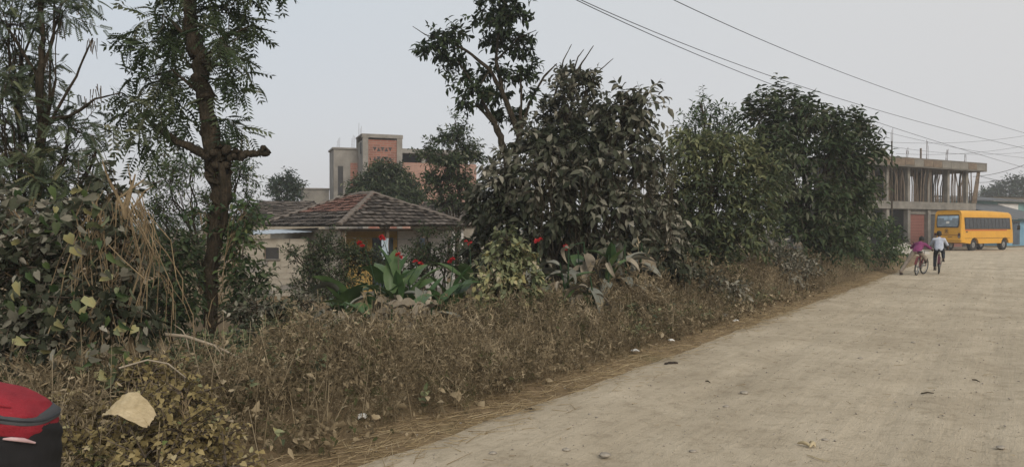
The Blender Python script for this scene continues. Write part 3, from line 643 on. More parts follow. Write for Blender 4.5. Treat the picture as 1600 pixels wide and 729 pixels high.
cols = [.5, 2.75, 5.0, 7.6, 10.2, 12.8, 15.4]
for x in cols:
    for y in (.3, 3.75, 7.2):
        bx((x, y, 1.5), (.34, .34, 3.1), 'concrete', 'column'); bx((x, y, 4.91), (.30, .30, 2.58), 'concrete', 'column')
# back walls of the ground floor shops, shutters between the columns
bx((Lb / 2, 3.4, 1.56), (Lb - 1.0, .14, 2.98), 'interior_shade')
def shutter(x0, x1, mat, n=22):
    par = bx(((x0 + x1) / 2, .42, 2.86), (x1 - x0, .2, .36), 'concrete', 'shutter_box')
    me = MB().box((0, 0, 0), (x1 - x0, .035, .105)).mesh('slat', mat)
    for i in range(n): inst('slat', me, par, ((x0 + x1) / 2, .44 + .006 * (i % 2), .13 + i * .118))
shutter(7.80, 10.0, 'shutter'); shutter(.7, 2.55, 'shutter_dark'); shutter(13.0, 15.2, 'shutter'); shutter(10.4, 12.6, 'shutter_dark')
bx((7.6, 1.9, 1.5), (.12, 2.8, 2.9), 'interior_shade', 'partition'); bx((10.2, 1.9, 1.5), (.12, 2.8, 2.9), 'interior_shade', 'partition')
bx((6.0, 3.1, 4.9), (11.0, .12, 2.54), 'interior_shade'); bx((14.2, 3.1, 4.9), (2.6, .12, 2.54), 'interior_shade')  # added walls, their dark colour standing for the upper floor's interior shade
# timber props on the upper floor, each leaning its own way
for i in range(120):
    x = .75 + (Lb - 1.2) * (i / 120) + random.uniform(-.1, .1); y = random.choice((.15, .5, .9, 1.4, 2.1, 2.8)) + random.uniform(-.1, .1)
    p = [(x, y, z1b), (x + random.gauss(0, .05), y, z1b + 1.3), (x + random.gauss(0, .16), y + random.gauss(0, .1), z2a)]
    MB().tube(p, [.045, .042, .036], 6).build('prop', 'timber', cb)
for i in range(7): MB().tube([(15.6 + .16 * i, -.1 + .03 * i, z1b), (16.2 + .06 * i, -.2, z2a)], .04, 5).build('prop', 'timber', cb)
for x, hgt, n in ((2.75, 1.5, 3), (5.0, .8, 2), (7.6, .9, 4), (10.2, 1.6, 3), (12.8, 1.1, 4), (15.4, .8, 3)):
    for q in range(n): MB().tube([(x - .12 + q * .09, .3 + .1 * (q % 2), z2b - .02), (x - .12 + q * .1, .3, z2b + hgt * random.uniform(.65, 1))], .014, 4).build('rebar', 'rebar', cb)
MB().box((9.4, .35, z2b + .45), (.1, .1, .9)).build('post', 'timber', cb)

# ------------------------------------------------------------------ small buildings at the far right
def hut(name, label, px, D, w, dpt, h, wall, roofmat, rz, slope, openings=(), band=None):
    b = G(px, D); b.z = gz(b.x, b.y); r = empty(name, b, label, 'house', rz)
    for y in (.08, dpt - .08): MB().box((w / 2, y, h / 2), (w, .16, h)).build('wall', wall, r)
    for x in (.08, w - .08): MB().box((x, dpt / 2, h / 2), (.16, dpt - .33, h)).build('wall', wall, r)
    n = 40; vs = [(-.35 + (w + .7) * i / n, y, h + .02 + slope * (y + .6) + .03 * (i % 2) + dz) for dz in (0, -.03) for i in range(n + 1) for y in (-.6, dpt + .4)]
    k = 2 * (n + 1); MB().add(vs, [(2 * i, 2 * i + 2, 2 * i + 3, 2 * i + 1) for i in range(n)] + [(k + 2 * i + 1, k + 2 * i + 3, k + 2 * i + 2, k + 2 * i) for i in range(n)]).build('tin_roof', roofmat, r)
    for (x, z, ow, oh, nm, mt) in openings:
        o = MB().box((x, -.02, z), (ow, .05, oh)).build(nm, mt, r); MB().box((x, -.035, z + oh / 2 + .04), (ow + .16, .06, .07)).build('lintel', 'concrete', o)
    return r
hut('roadside_hut', 'teal walled hut with a dark tin roof beyond the front of the yellow bus', 1512, 71, 9.0, 5, 4.15, 'wall_teal', 'tin_dark', a0 - .06, .12, ((6.2, 3.1, 3.2, 1.6, 'panel', 'wall_white'), (2.2, 1.2, 1.2, 2.2, 'door', 'interior_shade')))
hut('roadside_house', 'pale two level house with grey flat roof at the right edge of the photo', 1552, 80, 12.0, 6, 4.9, 'wall_white', 'concrete_dark', a0, .02, ((3.2, 3.5, 1.0, 1.3, 'window', 'interior_shade'), (6.6, 3.5, 1.2, 1.3, 'window', 'interior_shade')))
hut('tin_shed', 'blue shed with a sloping dark roof in front of the pale house', 1572, 66, 6.5, 4, 2.35, 'wall_blue', 'tin_dark', a0, .30, ((1.6, 1.1, 1.1, 2.0, 'door', 'wood_blue'),))

# ------------------------------------------------------------------ trees and shrubs
def low_vines(fol, tw, mb, b): pass
# feathery tree at the left edge
def pods(spots, D):
    def f(fol, tw, mb, b):
        for px, py, n in spots:
            P = np.array([W(px + random.uniform(-9, 9), py + random.uniform(-6, 6), D + random.uniform(-.15, .15)) for _ in range(n)])
            tw.add(STICK, P, np.tile([0.0, 0, -1], (n, 1)) + rng.normal(0, .12, (n, 3)), rdir(n), rng.uniform(.12, .22, n), np.full(n, .014), rng.uniform(0, 1, n))
    return f
plant('feathery_tree', 'feathery grey green tree rising above the frame at the far left', 'tree', 40, 9.6,
      [(15, 40, 45, 45), (95, 20, 45, 35), (55, 120, 55, 45, .4), (0, 170, 50, 50, -.3), (110, 200, 45, 40, .2), (35, 235, 60, 50, .2), (70, 290, 75, 50, -.2), (135, 275, 40, 40, .3), (15, 330, 60, 50, .5),
       (-90, 90, 80, 80, .4), (-80, 260, 90, 90), (150, 235, 30, 26, -.3), (40, -60, 110, 60, .3), (110, 340, 60, 45, .9)],
      'leaf_feather', leaf=.20, ratio=1.0, K=6, shoot=.40, dens=8.5, up=.3, grav=.3, droop=.25, tmpl=FEATHER, trunk=.05, core=.2, tone0=.03, vary=.06,
      limbs=[[(50, 330, 7), (66, 230, 6), (62, 150, 5), (68, 60, 4), (60, -60, 3)], [(66, 235, 5), (60, 120, 3.2), (20, 55, 2), (-5, 20, 1)], [(60, 190, 3.5), (110, 182, 2.5), (150, 155, 1.7), (192, 145, .8)], [(66, 215, 3), (120, 120, 2), (146, 60, 1)], [(64, 120, 2.5), (85, 60, 2), (88, -20, 1.2)]],
      extra=pods([(146, 66, 9), (150, 135, 7), (92, 35, 6), (70, 90, 5), (140, 150, 6)], 9.6))

# near bank smothered in vines at the left
def drape(px0, px1, py0, py1, D, n, lmin=.5, lmax=1.4, mat='vine_stem'):
    def f(fol, tw, mb, b):
        for _ in range(n):
            p = W(random.uniform(px0, px1), random.uniform(py0, py0 + 60), D + random.uniform(-.35, .25)) - b
            q = p + Vector((random.gauss(0, .22), random.gauss(0, .16), -random.uniform(lmin, lmax)))
            q.z = max(q.z, .02); pts = [p.lerp(q, t) + Vector((math.sin(t * 5 + p.x * 9) * .06 + random.gauss(0, .02), random.gauss(0, .03), 0)) for t in (0, .25, .5, .75, 1)]
            mb.tube(pts, random.uniform(.002, .005), 4)
    return f
vb = plant('vine_covered_bank', 'tall bank of broad dusty vine leaves with hanging dry stems beside the feathery tree', 'vines', 120, 6.2,
      [(20, 335, 50, 45, .3), (25, 420, 60, 55), (60, 500, 70, 60, -.2), (120, 340, 50, 50, .2), (170, 305, 38, 34, .1), (190, 390, 36, 60, -.1), (165, 480, 66, 60, -.2), (20, 560, 55, 36, -.4), (215, 470, 28, 50, .1),
       (95, 420, 55, 60, .2), (-60, 420, 80, 110, .1), (-60, 560, 80, 60, -.2)],
      'leaf_dusty', leaf=.08, ratio=.62, K=8, shoot=.34, dens=34, up=.05, grav=.35, droop=.35, tmpl=HEART, trunk=.04, stems=3, tone0=-.06, vary=.14, bark='vine_stem', jit=.8, crown='vine_foliage',
      limbs=[[(205, 560, 6), (200, 420, 5), (196, 330, 4), (212, 272, 1)], [(196, 330, 3), (170, 280, 2), (160, 250, .6)], [(150, 560, 5), (165, 420, 4), (185, 310, 2.5), (226, 280, .8)], [(190, 330, 2), (205, 290, 1.2), (200, 255, .5)], [(198, 340, 2), (225, 300, 1.2), (240, 290, .5)]],
      extra=drape(120, 235, 295, 480, 6.15, 75))
# single large leaves hanging on the near vines
big = []
for k, (mt, tn) in enumerate((('leaf_mid', .35), ('leaf_dusty', .25), ('leaf_mid', .6), ('leaf_dusty', .55), ('leaf_dark', .7), ('leaf_vine', .4), ('leaf_dusty', .7), ('leaf_vine', .75))):
    t_ = (HEART[0] * 1.0, HEART[1]); t_[0][:, 2] *= random.uniform(.6, 2.6); t_[0][:, 1] *= random.uniform(.8, 1.15)
    f = Fol(); f.add(t_, np.zeros((1, 3)), np.array([[0, 0, -1.0]]), np.array([[0, -1.0, .25]]), 1.0, .62 + .03 * k, np.array([tn])); big.append(f.mesh('leaf', mt))
vbl = Vector(vb.location)
for _ in range(190):
    px, py = random.uniform(0, 235), random.uniform(290, 590)
    if px > 150 + (py - 290) * .4 or (py < 330 and px < 20): continue
    p = W(px, py, 5.75 - random.uniform(0, .35) - (py - 290) / 300 * .25) - vbl
    if p.z < .25: continue
    s = random.uniform(.055, .115); inst('leaf', random.choice(big), vb, p, (random.gauss(.25, .55), random.gauss(0, .6), random.gauss(0, 1.0)), (s, s, s))

# pollarded tree with the dark gnarled trunk
trunkP = [(332, 540, 13), (329, 470, 14), (331, 400, 14), (341, 340, 17), (345, 290, 20), (341, 250, 27), (334, 225, 21), (324, 180, 17), (314, 130, 18), (312, 90, 18), (300, 50, 15), (293, 0, 13), (290, -60, 11), (296, -140, 9)]
def gnarl(fol, tw, mb, b):
    for c, n, r in ((W(345, 243, 10.9), 26, .16), (W(415, 236, 10.9), 16, .055), (W(372, 242, 10.9), 8, .07)):
        for _ in range(n):
            d = Vector([random.gauss(0, 1) for _ in range(3)]).normalized(); mb.ell(c - b + d * r, [random.uniform(.03, .075) * (1 if r > .1 else .7)] * 3, 6, 5)
plant('pollarded_tree', 'tall tree with a thick dark gnarled trunk, broken stub and drooping pinnate leaves', 'tree', 332, 11,
      [(252, 25, 36, 32), (245, 65, 30, 22, -.3), (355, 15, 36, 34, .1), (382, 50, 24, 30), (345, 65, 34, 34, -.35), (362, 105, 26, 24, .3), (290, 60, 26, 40, .5), (272, 100, 30, 24, .3), (232, 122, 30, 14, .1), (285, 150, 26, 18, .4), (215, 165, 26, 16), (255, 172, 34, 20, -.2), (235, 205, 30, 16, .1),
       (300, -50, 90, 50, .1), (390, -60, 60, 50, .2), (350, 140, 16, 14, .2), (352, 190, 14, 16, .1)],
      'leaf_dark', leaf=.33, ratio=1.0, K=5, shoot=.34, dens=4.6, up=.0, grav=.35, droop=.3, spread=1.0, tmpl=PINNATE, trunk=0, tone0=.12, vary=.05, core=.3, limb_k=.74,
      limbs=[trunkP, [(340, 250, 12), (302, 233, 9), (265, 213, 7), (236, 194, 5)], [(345, 250, 11), (378, 242, 8), (402, 239, 7), (421, 235, 8)], [(310, 110, 6), (350, 60, 4), (385, 45, 2)], [(305, 70, 6), (265, 30, 3)], [(240, 196, 3), (215, 170, 2)], [(262, 212, 3), (250, 172, 1.6)], [(318, 150, 4), (270, 110, 2.4), (236, 120, 1)], [(312, 100, 4), (362, 105, 1.5)], [(300, 0, 6), (350, -40, 3)], [(336, 420, 6, .1), (352, 330, 7, -.2), (347, 255, 6, -.25)]], extra=gnarl)
plant('climbing_vine', 'green creeper leaves climbing the lower trunk of the pollarded tree', 'vines', 352, 10.85,
      [(378, 335, 30, 18), (366, 365, 20, 20, .1), (318, 335, 14, 20, .1), (378, 385, 26, 26, .2), (368, 415, 24, 20, .2), (312, 450, 10, 24, .1)],
      'leaf_mid', leaf=.11, ratio=.55, K=6, shoot=.28, dens=24, grav=.3, droop=.3, up=.0, trunk=.015, stems=2, bark='vine_stem', vary=.1)
plant('leafy_shrub', 'mid green shrub behind the pollarded tree trunk', 'shrub', 320, 16.5,
      [(265, 285, 38, 44), (300, 260, 34, 30, .4), (375, 270, 36, 40), (388, 320, 20, 28, .5), (250, 340, 40, 40), (340, 330, 50, 50, .6), (380, 370, 24, 36, -.2), (290, 400, 50, 50, -.3), (215, 390, 40, 40, .5)],
      'leaf_mid', leaf=.10, ratio=.36, K=8, shoot=.45, dens=17, up=.5, grav=.2, trunk=.07, stems=2, tone0=-.05, vary=.06)
plant('dark_shrub', 'dark shrub at the foot of the pollarded tree, left of its trunk', 'shrub', 285, 10.2,
      [(265, 430, 40, 44), (275, 395, 30, 34, .3), (260, 490, 44, 40, -.1), (395, 440, 34, 40, .8), (272, 470, 32, 40, .4), (385, 480, 30, 26, .9)], 'leaf_dark', leaf=.12, ratio=.4, K=8, shoot=.36, dens=22, up=.2, grav=.3, trunk=.03, stems=3, vary=.05)
# distant small trees
plant('round_tree', 'small dark tree standing alone against the sky left of the brick building', 'tree', 448, 46, [(447, 300, 24, 22), (432, 292, 13, 14), (462, 290, 14, 14), (450, 278, 13, 11), (445, 322, 24, 14)], 'leaf_far', leaf=.24, ratio=.45, K=7, shoot=.6, dens=9, tmpl=LEAF2, trunk=.10, up=.3)
plant('mango_tree', 'dense round mango tree in front of the brick building', 'tree', 603, 41, [(600, 282, 38, 28), (575, 290, 26, 20, -.5), (630, 290, 28, 24, .3), (603, 264, 24, 14), (600, 308, 52, 22, -.6), (645, 308, 24, 20), (560, 306, 20, 16)], 'leaf_dark', leaf=.26, ratio=.34, K=9, shoot=.6, dens=11, tmpl=LEAF2, trunk=.2, up=.15, droop=.35, tone0=.08)
plant('slender_tree', 'loose leafy tree between the mango tree and the tall dark tree', 'tree', 715, 30,
      [(668, 245, 20, 16), (690, 222, 22, 18, .3), (715, 212, 20, 22), (700, 255, 32, 24, -.4), (735, 240, 26, 26, .4), (680, 285, 28, 22, .2), (720, 290, 36, 34), (745, 320, 30, 34, -.3), (695, 318, 26, 18, .3), (712, 190, 7, 12)],
      'leaf_dark', leaf=.17, ratio=.48, K=8, shoot=.5, dens=10, tmpl=LEAF8, trunk=.06, up=.45, core=.25, tone0=.06)
plant('tall_dark_tree', 'tall tree with separate dark leaf clusters on bare pale branches above the vine thicket', 'tree', 795, 17.5,
      [(690, 62, 30, 22), (672, 78, 22, 16, -.3), (715, 48, 22, 15, .3), (705, 92, 34, 15, .2), (770, 20, 40, 26), (800, 28, 34, 30, -.4), (785, 62, 40, 20, .4), (815, 70, 22, 22), (720, 122, 26, 12, .2), (745, 140, 34, 15, -.3), (770, 112, 28, 14, .3), (810, 118, 30, 18), (733, 160, 22, 10, .2), (775, 150, 30, 14, .5),
       (825, 98, 18, 14, .2), (790, -30, 60, 40), (790, 180, 34, 18, .4), (835, 150, 12, 12)],
      'leaf_dark', leaf=.17, ratio=.46, K=8, shoot=.26, dens=10, up=.15, grav=.25, droop=.35, spread=1.15, trunk=0, tone0=-.16, core=.25, bark='bark', limb_k=.75,
      limbs=[[(795, 440, 11), (797, 330, 9), (790, 240, 8), (775, 195, 6)], [(797, 300, 7), (812, 215, 6), (787, 150, 5), (766, 110, 4), (730, 80, 3), (695, 62, 1.5)], [(787, 150, 4), (775, 95, 3.4), (780, 40, 2.4), (782, -20, 1.5)], [(775, 195, 5), (752, 155, 3.5), (735, 125, 2), (715, 95, 1.2)], [(790, 240, 5), (775, 195, 4), (745, 165, 2)],
             [(695, 66, 1.5), (665, 55, 1), (645, 42, .6)], [(802, 240, 5), (828, 160, 3.2), (850, 120, 2.2), (870, 100, 1.4)], [(775, 95, 2.4), (810, 60, 1.6), (838, 48, .7)], [(812, 215, 4), (815, 150, 2.6), (812, 110, 1.5)], [(766, 110, 2), (745, 140, 1.2)]])
plant('bushy_tree', 'brownish bushy tree top with bare shoots right of the tall dark tree', 'tree', 885, 16.2,
      [(895, 120, 34, 22), (915, 135, 26, 22, .3), (880, 145, 26, 22, -.3), (860, 175, 26, 26, .2), (905, 170, 44, 28), (870, 215, 50, 40, .2), (925, 215, 44, 40)],
      'leaf_dusty', leaf=.14, ratio=.5, K=8, shoot=.36, dens=15, up=.2, trunk=.10, tone0=-.05, vary=.06, bark='bark',
      limbs=[[(880, 150, 2), (905, 105, 1.4), (927, 72, .6)], [(865, 160, 2), (880, 95, 1), (893, 70, .5)], [(905, 120, 1.4), (935, 112, .9), (958, 92, .5)], [(890, 130, 1.5), (903, 90, 1), (912, 78, .5)]])
# the big vine thicket
plant('vine_thicket', 'big dark thicket of dusty vine leaves smothering a tree in the middle', 'vines', 900, 14,
      [(985, 165, 34, 30), (1005, 160, 24, 28, .2), (960, 195, 40, 34, .2), (900, 225, 55, 40, .3), (840, 230, 50, 40, .2), (800, 275, 50, 45), (860, 290, 60, 50, -.3), (930, 270, 60, 50, -.3), (1000, 240, 44, 50), (1010, 310, 40, 50, -.2), (960, 330, 50, 44, -.5), (890, 350, 55, 40, -.5), (810, 340, 50, 44, -.1), (775, 310, 30, 40, .1), (1040, 360, 40, 40, -.2),
       (975, 390, 55, 40, -.6), (1030, 410, 40, 34, -.5), (820, 395, 60, 40, .2), (905, 405, 50, 34), (757, 345, 24, 36, .5), (752, 395, 22, 36, .4)],
      'leaf_dusty', leaf=.19, ratio=.46, K=8, shoot=.42, dens=11, up=.10, grav=.35, droop=.4, trunk=.12, stems=3, tone0=-.07, vary=.11, bark='bark', extra=drape(830, 1060, 240, 420, 13.4, 150, .8, 2.0))
plant('yellow_green_tree', 'yellowish green leafy tree between the vine thicket and the dark mango shaped tree', 'tree', 1120, 16.5,
      [(1085, 235, 44, 30, 0, .2), (1130, 240, 44, 30, -.2, .25), (1170, 252, 36, 34, 0, .2), (1060, 290, 40, 38, 0, .1), (1110, 300, 50, 44, -.3), (1160, 310, 46, 44, -.3, .05), (1195, 280, 28, 40, .2, .1), (1090, 355, 50, 40, -.3), (1150, 370, 50, 40, -.2), (1190, 345, 34, 40, .2), (1110, 410, 56, 36, -.4), (1050, 330, 34, 44, .3)],
      'leaf_bright', leaf=.17, ratio=.36, K=9, shoot=.5, dens=13, up=.4, grav=.2, droop=.25, trunk=.10, stems=2, tone0=.08, vary=.10)  # upper lobes take a paler, yellower leaf tone
plant('background_tree', 'dull green tree top showing behind the yellowish green tree', 'tree', 1100, 24,
      [(1085, 195, 26, 26), (1110, 180, 20, 20, .3), (1130, 205, 26, 24), (1070, 225, 24, 24), (1145, 190, 14, 22, .2), (1110, 230, 50, 30), (1095, 165, 7, 14)], 'leaf_mid', leaf=.17, ratio=.36, K=8, shoot=.5, dens=7, up=.6, trunk=.13, tone0=-.12)
def spikes(spots, D, mat_leaf=.2):
    def f(fol, tw, mb, b):
        for px, y0, y1 in spots:
            a = W(px, y1, D + random.uniform(-.3, .3)); L = (y1 - y0) * D / F_PX
            for q in range(4):
                P = np.array([[a.x + random.gauss(0, .07), a.y + random.gauss(0, .05), a.z]]); shoots(fol, tw, P, np.array([[random.gauss(0, .05), random.gauss(0, .05), 1]]), np.array([L * random.uniform(.8, 1.15)]), 18, mat_leaf, .38, LEAF8, 1.15, 0.0, .25, .08)
    return f
plant('dark_leafy_tree', 'dense dark green tree with upright leafy shoots beside the unfinished building', 'tree', 1270, 22,
      [(1185, 190, 22, 28), (1215, 185, 30, 34, .3), (1255, 190, 34, 28, -.2), (1300, 200, 30, 24), (1332, 208, 24, 24, .3), (1350, 232, 22, 20), (1225, 240, 44, 40, -.5), (1290, 245, 50, 38, -.3), (1333, 265, 32, 30, .2), (1364, 252, 9, 10), (1220, 310, 44, 44, -.5), (1285, 315, 50, 44, -.8), (1335, 315, 36, 36), (1250, 365, 46, 34, -.9), (1310, 375, 46, 34, -.6), (1205, 250, 30, 50), (1190, 220, 26, 36, .3), (1340, 300, 24, 34, .4), (1240, 210, 40, 30, .4), (1320, 225, 40, 30, .3)],
      'leaf_dark', leaf=.23, ratio=.36, K=9, shoot=.7, dens=6.6, up=.5, grav=.15, droop=.3, trunk=.16, stems=2, tone0=.06, vary=.09,
      extra=spikes([(1220, 124, 175), (1240, 137, 180), (1262, 145, 185), (1195, 140, 180), (1170, 150, 190), (1210, 150, 190), (1282, 165, 195), (1310, 170, 200), (1335, 172, 205), (1250, 160, 195), (1350, 185, 215), (1366, 222, 250), (1290, 180, 210)], 22, .24))
plant('roadside_bush', 'green bushy undergrowth at the roadside below the unfinished building', 'shrub', 1350, 28,
      [(1350, 350, 34, 30), (1385, 365, 26, 26, .4), (1320, 370, 34, 30, -.5), (1360, 395, 44, 22, -1), (1395, 395, 18, 16), (1330, 400, 34, 22, -1.6), (1300, 385, 30, 26, -1.5), (1400, 380, 14, 16, .3)],
      'leaf_mid', leaf=.19, ratio=.36, K=8, shoot=.45, dens=8, up=.5, trunk=.05, stems=3, tone0=-.03, vary=.08)
plant('dusty_bush', 'dust covered grey brown bush at the foot of the dark green tree', 'shrub', 1215, 18.2,
      [(1190, 400, 34, 30), (1225, 405, 34, 30, .2), (1260, 425, 24, 22, .3), (1165, 425, 34, 24, -.2), (1215, 435, 40, 18, -.3), (1145, 415, 30, 28, -.2)],
      'leaf_dusty', leaf=.12, ratio=.42, K=8, shoot=.36, dens=18, up=.3, trunk=.04, stems=3, tone0=.18, vary=.08)
plant('dusty_bush', 'dust covered bush under the yellowish green tree', 'shrub', 1075, 13.6,
      [(1060, 440, 44, 34), (1105, 445, 40, 30, .4), (1030, 455, 30, 28, -.1), (1135, 455, 30, 22, .5)], 'leaf_dusty', leaf=.12, ratio=.45, K=8, shoot=.36, dens=20, up=.2, trunk=.035, stems=3, tone0=.12, vary=.1)
plant('house_shrub', 'dark green shrub with tiny leaves in front of the cream house wall', 'shrub', 525, 16.5,
      [(510, 385, 34, 28), (545, 400, 34, 30, .2), (490, 420, 30, 36), (530, 445, 40, 34, -.2), (475, 455, 26, 26), (570, 410, 26, 34, .4), (460, 400, 16, 16)], 'leaf_dark', leaf=.075, ratio=.5, K=10, shoot=.34, dens=26, up=.35, trunk=.04, stems=3, tone0=.05)
plant('house_shrub', 'leafy shrub in front of the veranda posts, behind the cannas', 'shrub', 690, 16.8,
      [(655, 395, 30, 26), (690, 405, 34, 30), (640, 435, 34, 30, .2), (735, 420, 26, 44, .1), (668, 372, 18, 16), (705, 375, 14, 18, .1), (600, 420, 30, 34, .3)], 'leaf_dark', leaf=.09, ratio=.45, K=9, shoot=.36, dens=20, up=.4, trunk=.04, stems=3, tone0=.0)
def cone(px, D): pass
plant('vine_mound', 'pointed stump wrapped in pale green vine leaves between the two clumps of cannas', 'vines', 798, 10.4,
      [(792, 376, 22, 18), (785, 400, 32, 24, .05), (812, 402, 24, 24, .05), (780, 435, 36, 28, -.05), (822, 438, 30, 28, -.05), (775, 470, 40, 28, -.1), (832, 475, 34, 28, -.1)],
      'leaf_vine', leaf=.085, ratio=.72, K=6, shoot=.2, dens=50, up=.05, grav=.3, droop=.35, tmpl=HEART, trunk=.10, bark='bark', tone0=.16, vary=.10, core=.6)
for px, D, lobes, lab in (
        (415, 9.6, [(400, 480, 40, 26), (440, 490, 40, 26, .1), (375, 500, 30, 24), (470, 475, 26, 20, .2)], 'low shrub with pale dusty leaves right of the pollarded trunk base'),
        (470, 8.4, [(450, 525, 44, 20), (500, 520, 40, 20), (410, 535, 40, 20, -.1), (540, 515, 36, 18, .2)], 'knee high greenish shrub in front of the canna clump'),
        (345, 7.6, [(330, 545, 40, 26), (370, 555, 40, 22, .1), (300, 560, 30, 24, -.1)], 'low leafy shrub behind the fallen dry branch')):
    plant('low_shrub', lab, 'shrub', px, D, lobes, 'leaf_vine' if px != 415 else 'leaf_dusty', leaf=.085, ratio=.5, K=7, shoot=.26, dens=30, up=.3, trunk=.02, stems=3, tone0=-.12, vary=.1)
plant('yellow_creeper', 'heap of yellowed creeper leaves in the bottom left corner beside the backpack', 'vines', 235, 4.4,
      [(180, 690, 80, 36), (280, 670, 70, 36, .1), (120, 720, 70, 40, -.2), (240, 730, 90, 36, -.2), (330, 690, 50, 36, .2), (200, 640, 60, 30, .35), (290, 620, 50, 24, .5), (110, 640, 36, 30, .4), (350, 735, 60, 30, -.1), (230, 590, 60, 24, .9)],
      'creeper', leaf=.040, ratio=.75, K=7, shoot=.22, dens=85, up=.2, grav=.35, droop=.35, tmpl=HEART, trunk=.012, stems=4, bark='vine_stem', tone0=.06, vary=.1, jit=.8)
# far hedgerow that closes the horizon, and hazy trees at the end of the road
f = Fol(); n = 5200; x = rng.uniform(-75, 62, n); y = 84 + rng.uniform(-4, 4, n) + np.maximum(0, x - 30) * .9; hh = 3.0 + 1.0 * fbm(x * .18, y * 0, 31)
P = np.c_[x, y, rng.uniform(-.4, 1, n) * np.maximum(hh, .6)]
shoots(f, None, P, np.c_[rng.normal(0, .4, (n, 2)), np.ones(n)], .9, 7, .42, .4, LEAF2, 1.0, .2, .2)
tag(f.build('far_hedgerow', 'leaf_far'), kind='stuff')
for px, D, lobes, lab in ((1580, 125, [(1575, 292, 26, 14), (1600, 296, 26, 16), (1550, 300, 18, 10), (1590, 282, 16, 9), (1625, 290, 24, 18), (1575, 308, 40, 12)], 'hazy far tree above the roofs at the right edge'),
                          (1540, 135, [(1540, 308, 14, 8), (1525, 312, 12, 8), (1555, 304, 10, 8)], 'smaller hazy far tree beside the end of the unfinished building')):
    plant('hazy_tree', lab, 'tree', px, D, lobes, 'leaf_far', leaf=.6, ratio=.45, K=6, shoot=1.3, dens=1.1, tmpl=LEAF2, trunk=.25, up=.3, group='hazy trees at the end of the road')

# ------------------------------------------------------------------ canna plants with their big leaves
def canna_leaf(name, mat, L, Wd, bend, fold, seed):
    r = random.Random(seed); n = 9; vs = []; fs = []
    for i in range(n):
        t = i / (n - 1); w = Wd * (math.sin(math.pi * min(1, t * .93 + .07) ** .8) ** .8) * .5
        a = bend * t; x = L * (math.sin(a) / bend if abs(bend) > .05 else t); z = L * ((math.cos(a) - 1) / bend if abs(bend) > .05 else 0)
        wob = .05 * Wd * math.sin(t * 9 + seed)
        for s in (-1, -.5, 0, .5, 1):
            vs.append((x + abs(s) * .02 * L, s * w * math.cos(fold), z + abs(s) * w * math.sin(fold) + wob * s + r.uniform(-.01, .01) * L))
    for i in range(n - 1):
        for j in range(4):
            a = i * 5 + j; fs.append((a, a + 1, a + 6, a + 5))
    me = MB().add(vs, fs).mesh(name, mat, 50)
    me.attributes.new('tone', 'FLOAT', 'POINT').data.foreach_set('value', [r.uniform(.25, .8)] * len(me.vertices)); return me
CL = {}
for mt in ('canna_green', 'canna_dusty', 'canna_dead'):
    CL[mt] = [canna_leaf('leaf', mt, 1.0, w, b, fo, i) for i, (w, b, fo) in enumerate(((.36, .7, .35), (.42, 1.2, .25), (.34, .3, .55)) if mt == 'canna_green' else ((.40, 1.7, .3), (.36, 1.1, .5), (.42, 2.2, .2)) if mt == 'canna_dusty' else ((.44, 2.0, .7), (.36, 2.5, .9), (.5, 1.4, .4)))]
pet = Fol()
n = 34; d = rdir(n); d[:, 2] = np.abs(d[:, 2]) * .7 - .1; pet.add(LEAF8, d * .015, d, rdir(n), rng.uniform(.05, .09, n), rng.uniform(.025, .05, n), rng.uniform(.2, 1, n)); PETAL = pet.mesh('flower', 'petal_red')
def canna(label, px, D, h, nleaf, mix_, size, group, flower=None, tilt=0.0):
    b = G(px, D); r = empty('canna_plant', b, label, 'canna', group=group)
    k = 2 if nleaf > 5 else 1
    stalks = []
    for q in range(k):
        top = Vector((random.gauss(0, .1), random.gauss(0, .08), h * random.uniform(.65, .85))); off = Vector((random.uniform(-.1, .1), random.uniform(-.08, .08), -.03))
        pts = [off, off.lerp(top, .5) + Vector((.02, 0, 0)), top]; MB().tube(pts, [.020, .016, .010], 6).build('stem', 'canna_green', r, 60); stalks.append(pts)
    for i in range(nleaf):
        mt = random.choices(('canna_green', 'canna_dusty', 'canna_dead'), mix_)[0]; st = random.choice(stalks)
        t = random.uniform(.25, 1); p = st[0].lerp(st[2], t); az = random.uniform(0, 6.28)
        if mt == 'canna_dead': t = random.uniform(.6, 1); p = st[0].lerp(st[2], t); pitch = random.uniform(-.5, .3)
        elif mt == 'canna_dusty': pitch = -random.uniform(.2, .8)
        else: pitch = -random.uniform(.75, 1.35)
        s = size * random.uniform(.7, 1.15) * (.72 if mt == 'canna_dead' else .88 if mt == 'canna_dusty' else 1)
        inst('leaf', random.choice(CL[mt]), r, p, (random.gauss(0, .3), pitch, az), (s, s * random.uniform(.8, 1.15), s))
    if flower:
        fp = W(flower[0], flower[1], D) - b; s0 = stalks[0][2]
        MB().tube([s0, s0.lerp(fp, .6) + Vector((.01, 0, 0)), fp], [.008, .006, .005], 5).build('flower_stalk', 'twig' if random.random() < .4 else 'canna_green', r, 60)
        for q in range(2): inst('flower', PETAL, r, fp + Vector((random.gauss(0, .025), random.gauss(0, .02), -.035 * q)), (random.gauss(0, .4), random.gauss(0, .4), random.uniform(0, 6)), [random.uniform(.40, .62)] * 3)
    return r
gA = 'flowering cannas in front of the tiled house'; gB = 'dust covered cannas beside the vine mound'
